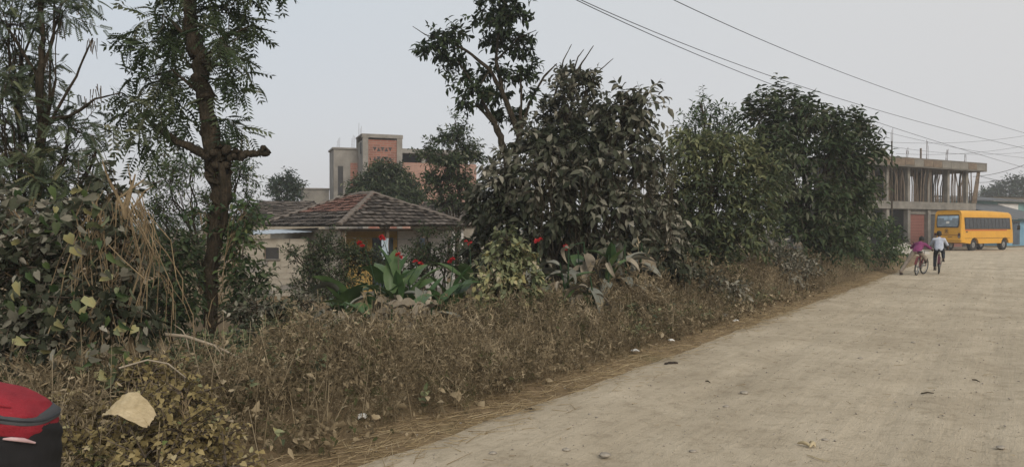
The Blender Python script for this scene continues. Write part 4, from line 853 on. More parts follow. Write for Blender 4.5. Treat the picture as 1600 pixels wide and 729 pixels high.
for px, D, h, nl, mx, fl_, lab in (
        (545, 10.3, .85, 8, (8, 2, 1), None, 'leftmost canna of the clump with broad green upright leaves'),
        (575, 10.0, .80, 9, (4, 3, 2), (567, 380), 'canna with one red flower nearest the cream house wall'),
        (600, 10.6, .95, 8, (6, 1, 1), (598, 370), 'canna whose tall red flower stands before the pale blue garment'),
        (622, 9.9, .80, 9, (7, 1, 2), (622, 398), 'canna with the lowest bright red flower in the middle of the clump'),
        (648, 10.7, .90, 7, (6, 2, 1), (655, 408), 'canna between the two middle flower spikes with dark leaves'),
        (672, 10.0, .75, 9, (4, 2, 4), None, 'canna with several dead tan leaves hanging at its foot'),
        (700, 10.5, .85, 8, (6, 2, 1), (708, 405), 'canna with a single red flower and one dark leaf right of the clump'),
        (722, 11.4, 1.0, 6, (4, 2, 1), (733, 377), 'canna with a red flower beside the veranda posts'),
        (560, 9.2, .75, 8, (2, 2, 5), None, 'short canna with dry curled leaves at the left front of the clump'),
        (655, 9.1, .75, 9, (1, 2, 8), None, 'withered canna with pale folded leaves at the front of the clump'),
        (607, 8.9, .70, 8, (1, 3, 8), None, 'withered canna with tan leaves, middle of the three dry ones in front')):
    canna(lab, px, D, h, nl + 2, mx, .64, gA, fl_)
for px, D, h, nl, mx, fl_, lab in (
        (850, 11.6, 1.35, 9, (2, 6, 1), (840, 373), 'dusty canna with a small red flower next to the vine mound'),
        (880, 11.2, 1.4, 11, (2, 8, 2), None, 'grey dusty canna second from the vine mound'),
        (910, 11.8, 1.55, 11, (2, 7, 2), (885, 385), 'tallest dusty canna with drooping grey leaves before the thicket'),
        (940, 11.4, 1.45, 11, (2, 7, 3), None, 'dusty canna with broad grey leaves hanging over dry weeds'),
        (968, 12.0, 1.5, 10, (1, 7, 3), None, 'dusty canna second from the right end of its row'),
        (998, 12.6, 1.5, 9, (1, 6, 4), None, 'rightmost dusty canna with brown tips near the thicket'),
        (925, 10.5, .95, 7, (1, 5, 3), None, 'low dusty canna at the front of the row, leaves touching the weeds')):
    canna(lab, px, D, h, nl + 2, mx, .58, gB, fl_)

# ------------------------------------------------------------------ dry weeds, straw and gravel of the verge
def weed_tmpl(seed, h=1.0, leaves=22, branches=6, leafy=.05):
    r = np.random.default_rng(seed); V = []; T = []; o = 0
    def put(t, P, A, N, L, Wd):
        nonlocal o
        f = Fol(); f.add(t, np.array(P, float), np.array(A, float), np.array(N, float), np.array(L, float), np.array(Wd, float), np.zeros(len(P)))
        V.append(f.V[0]); T.append(f.T[0] + o); o += len(f.V[0])
    lean = r.normal(0, .22, 2); ax = unit(np.array([lean[0], lean[1], 1.0]))
    put(STICK, [[0, 0, 0]], [ax], [[1, 0, 0]], [h], [.011])
    P = []; A = []; L = []; tipP = []; tipA = []
    for k in range(branches):
        t = r.uniform(.2, .9); az = r.uniform(0, 6.28); a = unit(np.array([math.cos(az), math.sin(az), r.uniform(.2, 1.3)])); P.append(ax * h * t); A.append(a); L.append(h * r.uniform(.2, .5))
        for q in range(leaves // branches): tipP.append(P[-1] + a * L[-1] * r.uniform(.25, 1)); tipA.append(unit(a * .4 + r.normal(0, .7, 3)))
    put(STICK, P, A, r.normal(0, 1, (len(P), 3)), L, [.007] * len(P))
    m = len(tipP); put(LEAF2, tipP, tipA, r.normal(0, 1, (m, 3)), r.uniform(.03, leafy + .04, m), r.uniform(.012, .03, m))
    return np.concatenate(V), np.concatenate(T)
def scatter(fol, tmpls, P, h, tone):
    n = len(P); pick = rng.integers(0, len(tmpls), n)
    for k, t in enumerate(tmpls):
        i = np.where(pick == k)[0]
        if len(i) == 0: continue
        az = rng.uniform(0, 6.28, len(i)); A = np.c_[np.cos(az), np.sin(az), rng.normal(0, .06, len(i))]
        fol.add(t, P[i], A, UP + rng.normal(0, .16, (len(i), 3)), h[i], h[i], tone[i])
WT = [weed_tmpl(s, 1.0, 36, 7, .08) for s in range(7)]; WL = [weed_tmpl(s, 1.0, 60, 9, .13) for s in range(20, 25)]
fw = Fol()
def weed_pts(n, s0, s1, n0, n1, pw=1.0):
    s = s0 + (s1 - s0) * rng.uniform(0, 1, n) ** pw; q = rng.uniform(n0, n1, n); p = P0[None] + s[:, None] * U + q[:, None] * NL
    return s, q, np.c_[p, ground_z(p[:, 0], p[:, 1]) - .01]
for n, s0, s1, n0, n1, h0, h1, pw in ((2600, -3.2, 5, .25, 2.2, .18, .46, 1.0), (1300, 4.6, 9, .25, 2.3, .22, .58, 1.0), (420, 5.6, 14, .9, 2.6, .4, .75, 1.0), (1700, 9, 20, .30, 2.3, .3, .7, 1.0), (900, 20, 33, .3, 2.4, .25, .65, 1.0), (900, -3, 14, .15, .7, .08, .25, 1.0), (500, -2, 9, 2.3, 4.2, .16, .3, 1.0), (500, 14, 36, .1, .6, .08, .25, 1)):
    s, q, P = weed_pts(n, s0, s1, n0, n1, pw)
    clump = fbm(P[:, 0] * .55, P[:, 1] * .55, 41) + .4 * fbm(P[:, 0] * 1.9, P[:, 1] * 1.9, 43); keep = (clump > -.5) & (q > .1 + .75 * np.clip(fbm(s * .55, s * 0, 47) + .15, 0, 1)); P = P[keep]; q = q[keep]; clump = clump[keep]
    h = rng.uniform(h0, h1, len(P)) * np.clip(1 + .75 * clump, .4, 1.5) * np.clip(.55 + q * .4, .5, 1.15)
    scatter(fw, WT + WL, P, h, np.clip(rng.normal(.48, .26, len(P)) + .15 * clump, 0, 1))
n = 5200; s, q, P = weed_pts(n, -3.2, 16, .2, 2.7); cl = fbm(P[:, 0] * 1.2, P[:, 1] * 1.2, 61); keep = cl + rng.normal(0, .25, n) > -.1; P = P[keep]; q = q[keep]; cl = cl[keep]; n = len(P)
P[:, 2] += rng.uniform(0, 1, n) ** .7 * np.clip(.10 + q * .2, .1, .36) * (1 + .3 * cl)
shoots(fw, None, P, np.c_[rng.normal(0, .7, (n, 2)), rng.uniform(.1, 1, n)], rng.uniform(.12, .3, n), 6, .05, .6, HEART, 1.1, .4, .3, .0, .9)
n = 1500; s, q, P = weed_pts(n, -3, 24, .3, 2.4); P[:, 2] += .05
fw.add(STICK, P, np.c_[rng.normal(0, .28, (n, 2)), np.ones(n)], rdir(n), rng.uniform(.25, .75, n) * np.clip(.6 + q * .25, 0, 1.1), rng.uniform(.006, .011, n), rng.uniform(.65, 1, n))
n = 2600; s, q, P = weed_pts(n, -3, 14, .25, 2.6); P[:, 2] += rng.uniform(.08, .5, n) * np.clip(.35 + q * .35, 0, 1); A = rng.normal(0, 1, (n, 3)); A[:, 2] -= .5
ln = rng.uniform(.045, .10, n); fw.add(LEAF8, P, A, upnormal(A, .9), ln, ln * rng.uniform(.3, .7, n), np.clip(rng.normal(.8, .15, n), 0, 1))
n = 2800; s, q, P = weed_pts(n, -3, 24, .4, 2.9); g_ = fbm(P[:, 0] * .7, P[:, 1] * .7, 77) + .1 * q; P = P[g_ > .22]; q = q[g_ > .22]; n = len(P); P[:, 2] += rng.uniform(.05, .35, n) * np.clip(.5 + q * .25, 0, 1)
shoots(fg2 := Fol(), None, P, np.c_[rng.normal(0, .5, (n, 2)), np.ones(n)], rng.uniform(.15, .32, n), 7, .065, .55, HEART, 1.0, .3, .2, -.05, .7)
tag(fg2.build('green_weeds', 'leaf_vine'), kind='stuff')
tag(fw.build('dry_weeds', 'weed'), kind='stuff')
# a few taller single dry stalks by the road, right side verge too
NV = 1500; fr = Fol(); s = rng.uniform(-1, 30, NV); q = -4.25 - np.where(rng.uniform(0, 1, NV) < .4, rng.uniform(.05, 1.6, NV), rng.uniform(1, 9, NV)); p = P0[None] + s[:, None] * U + q[:, None] * NL
scatter(fr, WT, np.c_[p, ground_z(p[:, 0], p[:, 1]) - .01], rng.uniform(.12, .45, NV), np.clip(rng.normal(.6, .2, NV), 0, 1)); tag(fr.build('verge_grass', 'weed'), kind='stuff')
fs_ = Fol(); n = 9000
s = rng.uniform(-2.5, 34, n) * rng.uniform(.25, 1, n) ** .5; q = rng.normal(.18, .22, n); p = P0[None] + s[:, None] * U + q[:, None] * NL
keep = fbm(p[:, 0] * .8, p[:, 1] * .8, 51) + rng.normal(0, .35, n) > -.15; p = p[keep]; n = len(p)
az = np.arctan2(U[1], U[0]) + rng.normal(0, .8, n); zz = np.maximum(ground_z(p[:, 0], p[:, 1]), np.where(road_sd(p[:, 0], p[:, 1]) < .1, .012, -1)) + .008
fs_.add(STICK, np.c_[p, zz], np.c_[np.cos(az), np.sin(az), rng.normal(.02, .07, n)], rdir(n), rng.uniform(.06, .30, n), rng.uniform(.003, .007, n), rng.uniform(.1, 1, n))
n = 500; s = rng.uniform(-1, 28, n); q = rng.uniform(-4, .1, n) ; p = P0[None] + s[:, None] * U + q[:, None] * NL; az = rng.uniform(0, 6.28, n)
fs_.add(STICK, np.c_[p, np.full(n, .022)], np.c_[np.cos(az), np.sin(az), rng.normal(0, .02, n)], rdir(n), rng.uniform(.02, .10, n), rng.uniform(.003, .007, n), rng.uniform(0, .8, n))
tag(fs_.build('straw_litter', 'straw'), kind='stuff')
OCT = T_([(-.5, 0, 0), (.5, 0, 0), (0, .5, 0), (0, -.5, 0), (0, 0, .4), (.1, .1, -.3), (.35, .33, .2), (-.33, -.3, .22)], [(0, 4, 2), (2, 4, 6), (6, 4, 1), (1, 4, 3), (3, 4, 7), (7, 4, 0), (2, 6, 1), (3, 7, 0), (0, 2, 5), (2, 1, 5), (1, 3, 5), (3, 0, 5)])
fg = Fol(); n = 7000; s = -1 + 36 * rng.uniform(0, 1, n) ** 1.6; q = rng.uniform(-4.3, .3, n); p = P0[None] + s[:, None] * U + q[:, None] * NL; az = rng.uniform(0, 6.28, n); sz = rng.lognormal(-4.9, .55, n)
fg.add(OCT, np.c_[p, np.array([.012] * n) + .012 * fbm(p[:, 0] * 1.1, p[:, 1] * 1.1, 9) + .002], np.c_[np.cos(az), np.sin(az), np.zeros(n)], np.tile(UP, (n, 1)), sz, sz * rng.uniform(.6, 1.2, n), rng.uniform(0, 1, n))
tag(fg.build('gravel', 'stone'), kind='stuff')

# ------------------------------------------------------------------ yellow bus
hd = Vector((.874, .485)); ba = math.atan2(hd.y, hd.x); br = W(1503, 356, 52)
bl = Vector((-.485, .874)); borg = Vector((br.x, br.y)) + bl * 1.03      # rear centre on the ground
bus = empty('minibus', (borg.x, borg.y, .012), 'yellow school minibus with a red stripe standing at the end of the road', 'bus', ba)
BL, BW = 6.75, 1.03
def hw(z): return BW - .015 - .10 * max(0, (z - 1.2) / 1.4) ** 1.3
arch = (1.55, 5.35)
def sill(x):
    z = .50 if x > 1.0 else .50 + (1.0 - x) * .10
    for c in arch:
        d = abs(x - c)
        if d < .50: z = max(z, .42 + math.sqrt(.50 ** 2 - d * d))
    return z
xs = sorted(set([0, .02, .06, .12, .25, .5, .8, 1.0] + [c + d for c in arch for d in np.linspace(-.5, .5, 15)] + [2.3, 3.0, 3.7, 4.4, 6.0, 6.2, 6.4, 6.55, 6.66, 6.72, 6.75]))
rings = []
for x in xs:
    e = max(0, .12 - x) / .12; e2 = max(0, x - 6.2) / .55
    inn = .09 * e ** 2 + .22 * e2 ** 2.2; zt = 2.80 - .10 * e ** 2 - .10 * max(0, (x - 4.0) / 2.75) - .34 * e2 ** 2
    z0 = sill(x); ring = []
    prof = [(1, z0), (1, max(z0 + .02, .9)), (1, 1.25), (1, 1.75), (1, 2.25)]
    for s, z in prof: ring.append((hw(z) - inn, z))
    rt = hw(2.4) - inn
    for a in np.linspace(0, math.pi / 2, 7): ring.append((rt - .22 + .22 * math.cos(a), zt - .36 + .36 * math.sin(a) * 1.0))
    ring.append((rt * .4, zt + .03))
    full = ring + [(-y, z) for y, z in ring[::-1]]
    # slope of the tail and the nose
    pts = []
    for y, z in full:
        xx = x + (.16 * max(0, (z - 1.2) / 1.5) ** 1.2 if x < .13 else 0) * (1 - x / .13 if x < .13 else 0) - (.55 * max(0, (z - 1.1) / 1.7) if x > 6.5 else 0) * min(1, (x - 6.5) / .2 if x > 6.5 else 0)
        pts.append((xx, y, z))
    rings.append(pts)
MB().loft(rings).build('body', 'bus_yellow', bus, 35)
MB().box((3.3, 0, .72), (6.2, 1.5, .3)).build('chassis', 'black_plastic', bus)
def side_panel(x0, x1, z0, z1, side, off, name, mat, par):
    vs = []
    for o in (off, off - .03):
        for z in np.linspace(z0, z1, 4):
            for x in (x0, x1): vs.append((x, side * (hw(z) + o), z))
    fs = []
    for k in range(3):
        a = 2 * k; fs += [(a, a + 1, a + 3, a + 2), (8 + a, 8 + a + 2, 8 + a + 3, 8 + a + 1)]
    fs += [(0, 8, 9, 1), (6, 7, 15, 14), (0, 2, 4, 6, 14, 12, 10, 8), (1, 9, 11, 13, 15, 7, 5, 3)]
    return MB().add(vs, fs).build(name, mat, par)
for s in (1, -1):
    band = side_panel(.42, 6.10, 1.50, 2.32, s, .006, 'window_band', 'black_plastic', bus)
    cuts = [.50, 1.42, 2.34, 3.26, 4.18, 5.10, 6.02]
    for a, b in zip(cuts[:-1], cuts[1:]):
        p = side_panel(a + .03, b - .03, 1.56, 2.27, s, .014, 'window', 'glass_dark', bus); side_panel((a + b) / 2 - .015, (a + b) / 2 + .015, 1.57, 2.26, s, .020, 'sash', 'black_plastic', p)
    side_panel(.42, 5.6, 1.40, 1.47, s, .006, 'stripe', 'bus_red', bus); side_panel(.35, 6.0, .86, .885, s, .004, 'moulding', 'bus_red' if 0 else 'black_plastic', bus)
    side_panel(.5, .72, 1.28, 1.36, s, .01, 'vent', 'black_plastic', bus)
    for c in arch:
        w = empty_part = bpy.data.objects.new('wheel', MB().tube([(c, s * (.93 if c < 3 else .93), .40), (c, s * .66, .40)], .20, 20).mesh('wheel', 'steel', 40)); link(w, bus)
        t = MB()
        prof = [(.22, .95), (.36, .955), (.395, .93), (.40, .85), (.395, .75), (.22, .74)]; n = 28
        t.add([(c + r * math.cos(2 * math.pi * k / n), s * y, .40 + r * math.sin(2 * math.pi * k / n)) for r, y in prof for k in range(n)], [(i * n + k, i * n + (k + 1) % n, (i + 1) * n + (k + 1) % n, (i + 1) * n + k) for i in range(5) for k in range(n)])
        t.build('tyre', 'rubber', w, 50); MB().tube([(c, s * .90, .40), (c, s * .965, .40)], [.07, .05], 12).build('hub', 'steel', w, 40)
        MB().tube([(c, s * .70, .47), (c, s * .72, .47)], .47, 24).build('wheel_arch', 'black_plastic', bus)
    o = MB().tube([(6.5, s * .95, 1.9), (6.75, s * 1.22, 1.95), (6.75, s * 1.22, 1.72)], .02, 6).build('mirror', 'black_plastic', bus); MB().box((6.75, s * 1.22, 1.62), (.08, .18, .32)).build('mirror_glass', 'black_plastic', o)
# tail: leaning window, lamps, handle, emblem, bumper
def tail_x(z): return .16 * max(0, (z - 1.2) / 1.5) ** 1.2 - .004
def tail_panel(y0, y1, z0, z1, off, name, mat, par, rnd=.0):
    vs = []; ys = [y0, y0 + rnd, y1 - rnd, y1] if rnd else [y0, y1]
    for o in (off, off - .03):
        for z in np.linspace(z0, z1, 5):
            k = 1 if rnd and (z in (z0, z1)) else 0
            for y in ((y0 + rnd * k, y1 - rnd * k)): vs.append((tail_x(z) - o, y, z))
    fs = []
    for k in range(4):
        a = 2 * k; fs += [(a, a + 2, a + 3, a + 1), (10 + a, 10 + a + 1, 10 + a + 3, 10 + a + 2)]
    fs += [(0, 1, 11, 10), (8, 18, 19, 9), (0, 10, 12, 14, 16, 18, 8, 6, 4, 2), (1, 3, 5, 7, 9, 19, 17, 15, 13, 11)]
    return MB().add(vs, fs).build(name, mat, par)
rw = tail_panel(-.80, .80, 1.62, 2.52, .004, 'rear_window', 'black_plastic', bus, .05); tail_panel(-.74, .74, 1.69, 2.45, .016, 'pane', 'glass_rear', rw, .05); tail_panel(-.73, .73, 2.27, 2.42, .024, 'sun_strip', 'sun_strip', rw); tail_panel(-.30, .28, 2.15, 2.28, .024, 'sticker', 'sun_strip', rw)
tail_panel(-.12, .10, 1.90, 2.06, .024, 'sticker', 'litter_white', rw)
for s in (1, -1):
    l = tail_panel(s * .84 - .09, s * .84 + .09, .90, 1.24, .006, 'tail_lamp', 'black_plastic', bus, .03); tail_panel(s * .84 - .06, s * .84 + .06, 1.06, 1.20, .016, 'lens', 'bus_lamp', l); tail_panel(s * .84 - .06, s * .84 + .06, .94, 1.03, .016, 'lens', 'steel', l)
tail_panel(-.74, .74, 1.095, 1.115, .006, 'seam', 'bus_lamp', bus); tail_panel(-.35, -.05, .96, .99, .010, 'handle', 'black_plastic', bus); tail_panel(-.98, .98, .70, .72, .006, 'bumper_seam', 'black_plastic', bus)
em = MB(); n = 20
em.add([(tail_x(1.4) - o - .006, .05 + r * math.cos(2 * math.pi * k / n), 1.40 + r * math.sin(2 * math.pi * k / n)) for o in (0, .008) for r in (.12, .095) for k in range(n)], [(40 + k, 60 + k, 60 + (k + 1) % n, 40 + (k + 1) % n) for k in range(n)] + [(k, 40 + k, 40 + (k + 1) % n, (k + 1) % n) for k in range(n)])
em.build('emblem_ring', 'bus_lamp', bus); MB().box((tail_x(1.4) - .01, .05, 1.40), (.02, .07, .09)).build('emblem', 'black_plastic', bus); tail_panel(-.10, .20, 1.22, 1.24, .006, 'badge', 'bus_lamp', bus)
ws = MB().add([(6.62, -.80, 1.35), (6.62, .80, 1.35), (6.33, .70, 2.32), (6.33, -.70, 2.32), (6.70, -.80, 1.35), (6.70, .80, 1.35), (6.40, .70, 2.32), (6.40, -.70, 2.32)], [(4, 5, 6, 7), (3, 2, 1, 0), (0, 1, 5, 4), (2, 3, 7, 6), (1, 2, 6, 5), (3, 0, 4, 7)]); ws.build('windscreen', 'glass_dark', bus)
for s in (1, -1): MB().box((6.66, s * .68, .85), (.1, .28, .18)).build('headlight', 'steel', bus)

# ------------------------------------------------------------------ people and bicycles
def capsule_body(name, chains, ells, mat, parent, voxel):
    mb = MB()
    for ch in chains:
        for (p, r), (q, s) in zip(ch[:-1], ch[1:]):
            p = Vector(p); q = Vector(q); L = (q - p).length; m = max(2, int(L / .03))
            mb.tube([p.lerp(q, i / m) for i in range(m + 1)], [r + (s - r) * i / m for i in range(m + 1)], 10)
        for p, r in ch: mb.ell(p, (r, r, r), 10, 8)
    for c, r in ells: mb.ell(c, r, 14, 10)
    o = mb.build(name, mat, parent)
    m = o.modifiers.new('remesh', 'REMESH'); m.mode = 'VOXEL'; m.voxel_size = voxel; m.use_smooth_shade = True
    s = o.modifiers.new('smooth', 'SMOOTH'); s.factor = .5; s.iterations = 3
    return o
def hand(wrist, fwd, side, down, r=.0075):
    # palm with four curled fingers round a grip and a thumb from the side of the palm
    w = Vector(wrist); f = Vector(fwd).normalized(); sd = Vector(side).normalized(); dn = Vector(down).normalized(); ch = []
    palm = w + f * .055; ch.append([(w, .020), (w + f * .03, .024), (palm, .022)])
    for i, (o, L) in enumerate(((.021, .95), (.007, 1.05), (-.007, 1.0), (-.021, .8))):
        k = palm + sd * o + f * .006; a = k + (f * .9 + dn * .35) * .026 * L; b_ = a + (dn * 1.0 - f * .1) * .022 * L; c = b_ + (-f * .9 + dn * .2) * .018 * L
        ch.append([(w + f * .03 + sd * o * .7, .010), (k, r + .001), (a, r), (b_, r * .95), (c, r * .85)])
    t0 = w + f * .02 + sd * .018; ch.append([(t0, .011), (t0 + sd * .018 + f * .018 + dn * .008, .009), (t0 + sd * .016 + f * .036 + dn * .026, .0075)])
    return ch
def person(label, loc, rz, J, top, legs, shoe='shoe', sleeve=.55, bare_top=.0):
    r = empty('person', loc, label, 'person', rz)
    V_ = lambda k: Vector(J[k]); neck, head, pel, chest = V_('neck'), V_('head'), V_('pelvis'), V_('chest')
    fwd = (head - neck); look = Vector((1, 0, -.1)).normalized()
    body = [[(pel, .088), (chest, .098), (neck, .045), (neck.lerp(head, .4), .042), (head, .055)]]
    ells = [(head + Vector((0, 0, .005)), (.088, .072, .102)), (head + Vector((.035, 0, -.05)), (.055, .05, .05)), (head + Vector((.092, 0, -.012)), (.016, .011, .018)),
            (head + Vector((-.004, .074, -.005)), (.016, .010, .026)), (head + Vector((-.004, -.074, -.005)), (.016, .010, .026)), (head + Vector((.078, 0, -.052)), (.012, .022, .008))]
    sh = []; tr = []; shoes = []
    for s in ('l', 'r'):
        S, E_, H_ = V_('sho_' + s), V_('elb_' + s), V_('han_' + s); hp, kn, an = V_('hip_' + s), V_('kne_' + s), V_('ank_' + s); sg = 1 if s == 'l' else -1
        fw = (H_ - E_).normalized(); wr = H_ - fw * .05
        body += [[(chest + Vector((0, 0, .05)), .07), (S, .045), (E_, .034), (wr, .022)]] + hand(wr, fw, Vector((0, -sg, 0)), Vector((0, 0, -1)))
        body += [[(pel, .085), (hp, .072), (kn, .05), (an, .034)], [(an, .034), (an + Vector((.03, 0, -.045)), .032), (an + Vector((.13, 0, -.055)), .026)]]
        sh.append([(chest + Vector((0, 0, .06)), .09), (S, .060), (S.lerp(E_, .55), .054), (S.lerp(E_, .95), .050)])
        tr.append([(pel, .10), (hp, .088), (kn, .066), (kn.lerp(an, .5), .058), (an + Vector((0, 0, .03)), .052)])
        shoes.append(an)
    capsule_body('body', body, ells, 'skin', r, .0065)
    tor = [[(pel + Vector((0, 0, .01)), .102), (pel.lerp(chest, .5), .105), (chest, .112), (chest.lerp(neck, .75), .075)], [(V_('sho_l'), .062), (chest + Vector((0, 0, .06)), .09), (V_('sho_r'), .062)], [(pel + Vector((0, .05, 0)), .095), (chest + Vector((0, .045, 0)), .095)], [(pel - Vector((0, .05, 0)), .095), (chest - Vector((0, .045, 0)), .095)]]
    capsule_body('shirt', tor + sh, [], top, r, .011)
    capsule_body('trousers', tr + [[(V_('hip_l'), .088), (pel, .10), (V_('hip_r'), .088)]], [], legs, r, .011)
    for an in shoes:
        o = capsule_body('shoe', [[(an + Vector((-.02, 0, -.035)), .042), (an + Vector((.05, 0, -.045)), .042), (an + Vector((.14, 0, -.055)), .034)]], [], shoe, r, .009)
        MB().box(an + Vector((.055, 0, -.088)), (.23, .075, .018)).build('sole', 'rubber', o)
    h = MB(); rr = []
    for i in range(7):                                # cap of hair, lower at the nape than at the brow
        ph = math.pi * .62 * i / 6
        rr.append([head + Vector((-.008 + (.097 * math.sin(ph)) * math.cos(a), .081 * math.sin(ph) * math.sin(a), .012 + .108 * math.cos(ph * (1 if math.cos(a) < .2 else .72)))) + Vector([random.gauss(0, .003) for _ in range(3)]) for a in np.linspace(0, 2 * math.pi, 20, endpoint=False)])
    h.loft(rr[1:] if False else rr); h.build('hair', 'hair', r, 70)
    for s in (1, -1): MB().ell(head + Vector((.083, s * .03, .01)), (.008, .012, .008), 8, 6).build('eye', 'litter_white', r)
    return r
def bicycle(label, loc, rz, paint, lean=0.0, steer=0.0):
    r = empty('bicycle', loc, label, 'bicycle', rz); r.rotation_euler = (lean, 0, rz); WR = .30
    def wheel(x, rot):
        w = bpy.data.objects.new('wheel', MB().tube([(0, -.04, 0), (0, .04, 0)], .022, 10).mesh('hub', 'steel', 40)); w.location = (x, 0, WR); w.rotation_euler = (0, 0, rot); link(w, r)
        def torus(R_, rr_, mat, nm):
            m = MB(); n, k = 32, 8
            m.add([((R_ + rr_ * math.cos(b)) * math.cos(a), rr_ * math.sin(b), (R_ + rr_ * math.cos(b)) * math.sin(a)) for a in np.linspace(0, 2 * math.pi, n, endpoint=False) for b in np.linspace(0, 2 * math.pi, k, endpoint=False)],
                  [(i * k + j, i * k + (j + 1) % k, ((i + 1) % n) * k + (j + 1) % k, ((i + 1) % n) * k + j) for i in range(n) for j in range(k)]); m.build(nm, mat, w, 60)
        torus(WR - .022, .022, 'rubber', 'tyre'); torus(WR - .05, .011, 'steel', 'rim')
        sp = MB()
        for q in range(20):
            a = 2 * math.pi * q / 20; sp.tube([(.02 * math.cos(a + .5), (-1) ** q * .03, .02 * math.sin(a + .5)), ((WR - .05) * math.cos(a), 0, (WR - .05) * math.sin(a))], .0015, 3)
        sp.build('spokes', 'steel', w, kind='stuff')
    wheel(0, 0); wheel(.98, steer)
    bbk = (.40, 0, .27); seat = (.24, 0, .70); hl = (.80, 0, .66); hb = (.83, 0, .56)
    f = MB()
    for a, b, q in ((bbk, seat, .016), (seat, hl, .016), (bbk, hb, .018), (hl, hb, .018)): f.tube([a, b], q, 8)
    for s in (.045, -.045): f.tube([(0, s, WR), (.36, s * .6, .28)], .009, 6); f.tube([(0, s, WR), (.25, s * .5, .66)], .009, 6)
    f.build('frame', paint, r, 50)
    k = MB(); 
    for s in (.05, -.05): k.tube([(.98, s, WR), (.90, s, .52), (.83, s * .4, .57)], .011, 6)
    k.build('fork', paint, r, 50)
    MB().tube([(.80, 0, .66), (.79, 0, .80)], .013, 8).build('stem', 'steel', r, 50)
    hbm = MB().tube([(.68, .27, .84), (.76, .22, .85), (.80, .08, .81), (.80, -.08, .81), (.76, -.22, .85), (.68, -.27, .84)], .011, 8).build('handlebar', 'steel', r, 50)
    for s in (1, -1): MB().tube([(.65, s * .27, .84), (.75, s * .225, .85)], .016, 8).build('grip', 'black_plastic', hbm, 50)
    MB().tube([(.24, 0, .70), (.225, 0, .76)], .012, 8).build('seat_post', 'steel', r)
    sd = MB(); rings = [[(x, w * math.cos(a), .785 + h * math.sin(a)) for a in np.linspace(0, 2 * math.pi, 12, endpoint=False)] for x, w, h in ((.10, .05, .02), (.13, .085, .03), (.20, .08, .03), (.28, .035, .025), (.36, .022, .018))]
    sd.loft(rings).build('saddle', 'black_plastic', r, 60)
    c = MB().tube([(.40, -.06, .27), (.40, .06, .27)], .02, 10); c.tube([(.40, .065, .27), (.40, .075, .12)], .010, 6); c.tube([(.40, -.065, .27), (.40, -.075, .42)], .010, 6); c.tube([(.40, -.045, .27), (.40, -.05, .27)], .09, 18); c.build('crank', 'steel', r, 40)
    for s, z in ((1, .12), (-1, .42)): MB().box((.40, s * .13, z), (.09, .10, .022)).build('pedal', 'black_plastic', r)
    MB().tube([(0, -.05, WR + .035), (.40, -.05, .36)], .004, 4).build('chain', 'rebar', r)
    m = MB(); ar = np.linspace(.5, 2.9, 12)
    vs = [(-(WR + .035) * math.cos(a) * -1 * 1.0, s, WR + (WR + .035) * math.sin(a)) for a in ar for s in (-.03, .03)]; m.add(vs, [(2 * i, 2 * i + 1, 2 * i + 3, 2 * i + 2) for i in range(11)]); m.build('mudguard', paint, r)
    return r
hdA = math.atan2(.86, .51); pA = R(1467, 428.5); uA = Vector((math.cos(hdA), math.sin(hdA), 0))
bicycle('dark red bicycle ridden by the child in the pale shirt', pA, hdA, 'bike_dark')
person('child in a pale blue shirt and dark trousers riding a bicycle away', pA, hdA, dict(
    pelvis=(.22, 0, .86), chest=(.30, 0, 1.10), neck=(.34, 0, 1.25), head=(.37, 0, 1.37), sho_l=(.31, .15, 1.18), sho_r=(.31, -.15, 1.18), elb_l=(.46, .25, .99), elb_r=(.46, -.25, .99),
    han_l=(.68, .265, .875), han_r=(.68, -.265, .875), hip_l=(.23, .075, .84), hip_r=(.23, -.075, .84), kne_l=(.50, .12, .60), kne_r=(.52, -.12, .74), ank_l=(.36, .13, .235), ank_r=(.36, -.13, .535)), 'shirt_pale', 'trouser_dark')
hdB = math.atan2(.76, .65); pB = R(1432, 430.5)
bicycle('red bicycle pushed along by the child in the magenta shirt', pB, hdB, 'bike_red', lean=.10, steer=-.2)
person('child in a magenta shirt leaning over a bicycle with one foot on the road', pB, hdB, dict(
    pelvis=(.20, .04, .80), chest=(.38, -.01, .98), neck=(.47, -.03, 1.10), head=(.55, -.04, 1.19), sho_l=(.42, .13, 1.03), sho_r=(.42, -.17, 1.03), elb_l=(.50, .27, .90), elb_r=(.53, -.31, .90),
    han_l=(.68, .20, .875), han_r=(.68, -.345, .86), hip_l=(.20, .12, .78), hip_r=(.22, -.05, .77), kne_l=(.16, .32, .45), kne_r=(.46, -.17, .58), ank_l=(-.06, .46, .10), ank_r=(.40, -.185, .515)), 'shirt_magenta', 'trouser_khaki')

# ------------------------------------------------------------------ backpack at the left edge, set on a roadside stone post
Db = 2.5; top = W(30, 590, Db); bpz = .66; bpx = W(-9, 600, Db).x; gzb = gz(bpx, Db)
po = MB(); po.loft([[(x * s_, y * s_, z) for x, y in ((-.15, -.14), (.15, -.15), (.16, .14), (-.14, .15))] for z, s_ in ((-.1, 1.05), (.3, 1.0), (bpz - gzb - .02, .93), (bpz - gzb, .88))]); pr = po.build('stone_post', 'stone', None); pr.location = (bpx, Db, gzb); tag(pr, 'squat stone post under the backpack at the left edge', 'post')
bp = empty('backpack', (bpx, Db, bpz), 'red and black backpack at the bottom left corner of the photo', 'backpack', math.radians(8))
def rrect(cx, cy, z, hx, hy, p=3.2, n=28, shear=0.0):
    out = []
    for k in range(n):
        a = 2 * math.pi * k / n; ca, sa = math.cos(a), math.sin(a); m_ = (abs(ca) ** p + abs(sa) ** p) ** (-1 / p); x = cx + hx * ca * m_
        out.append((x, cy + hy * sa * m_, z + shear * x))
    return out
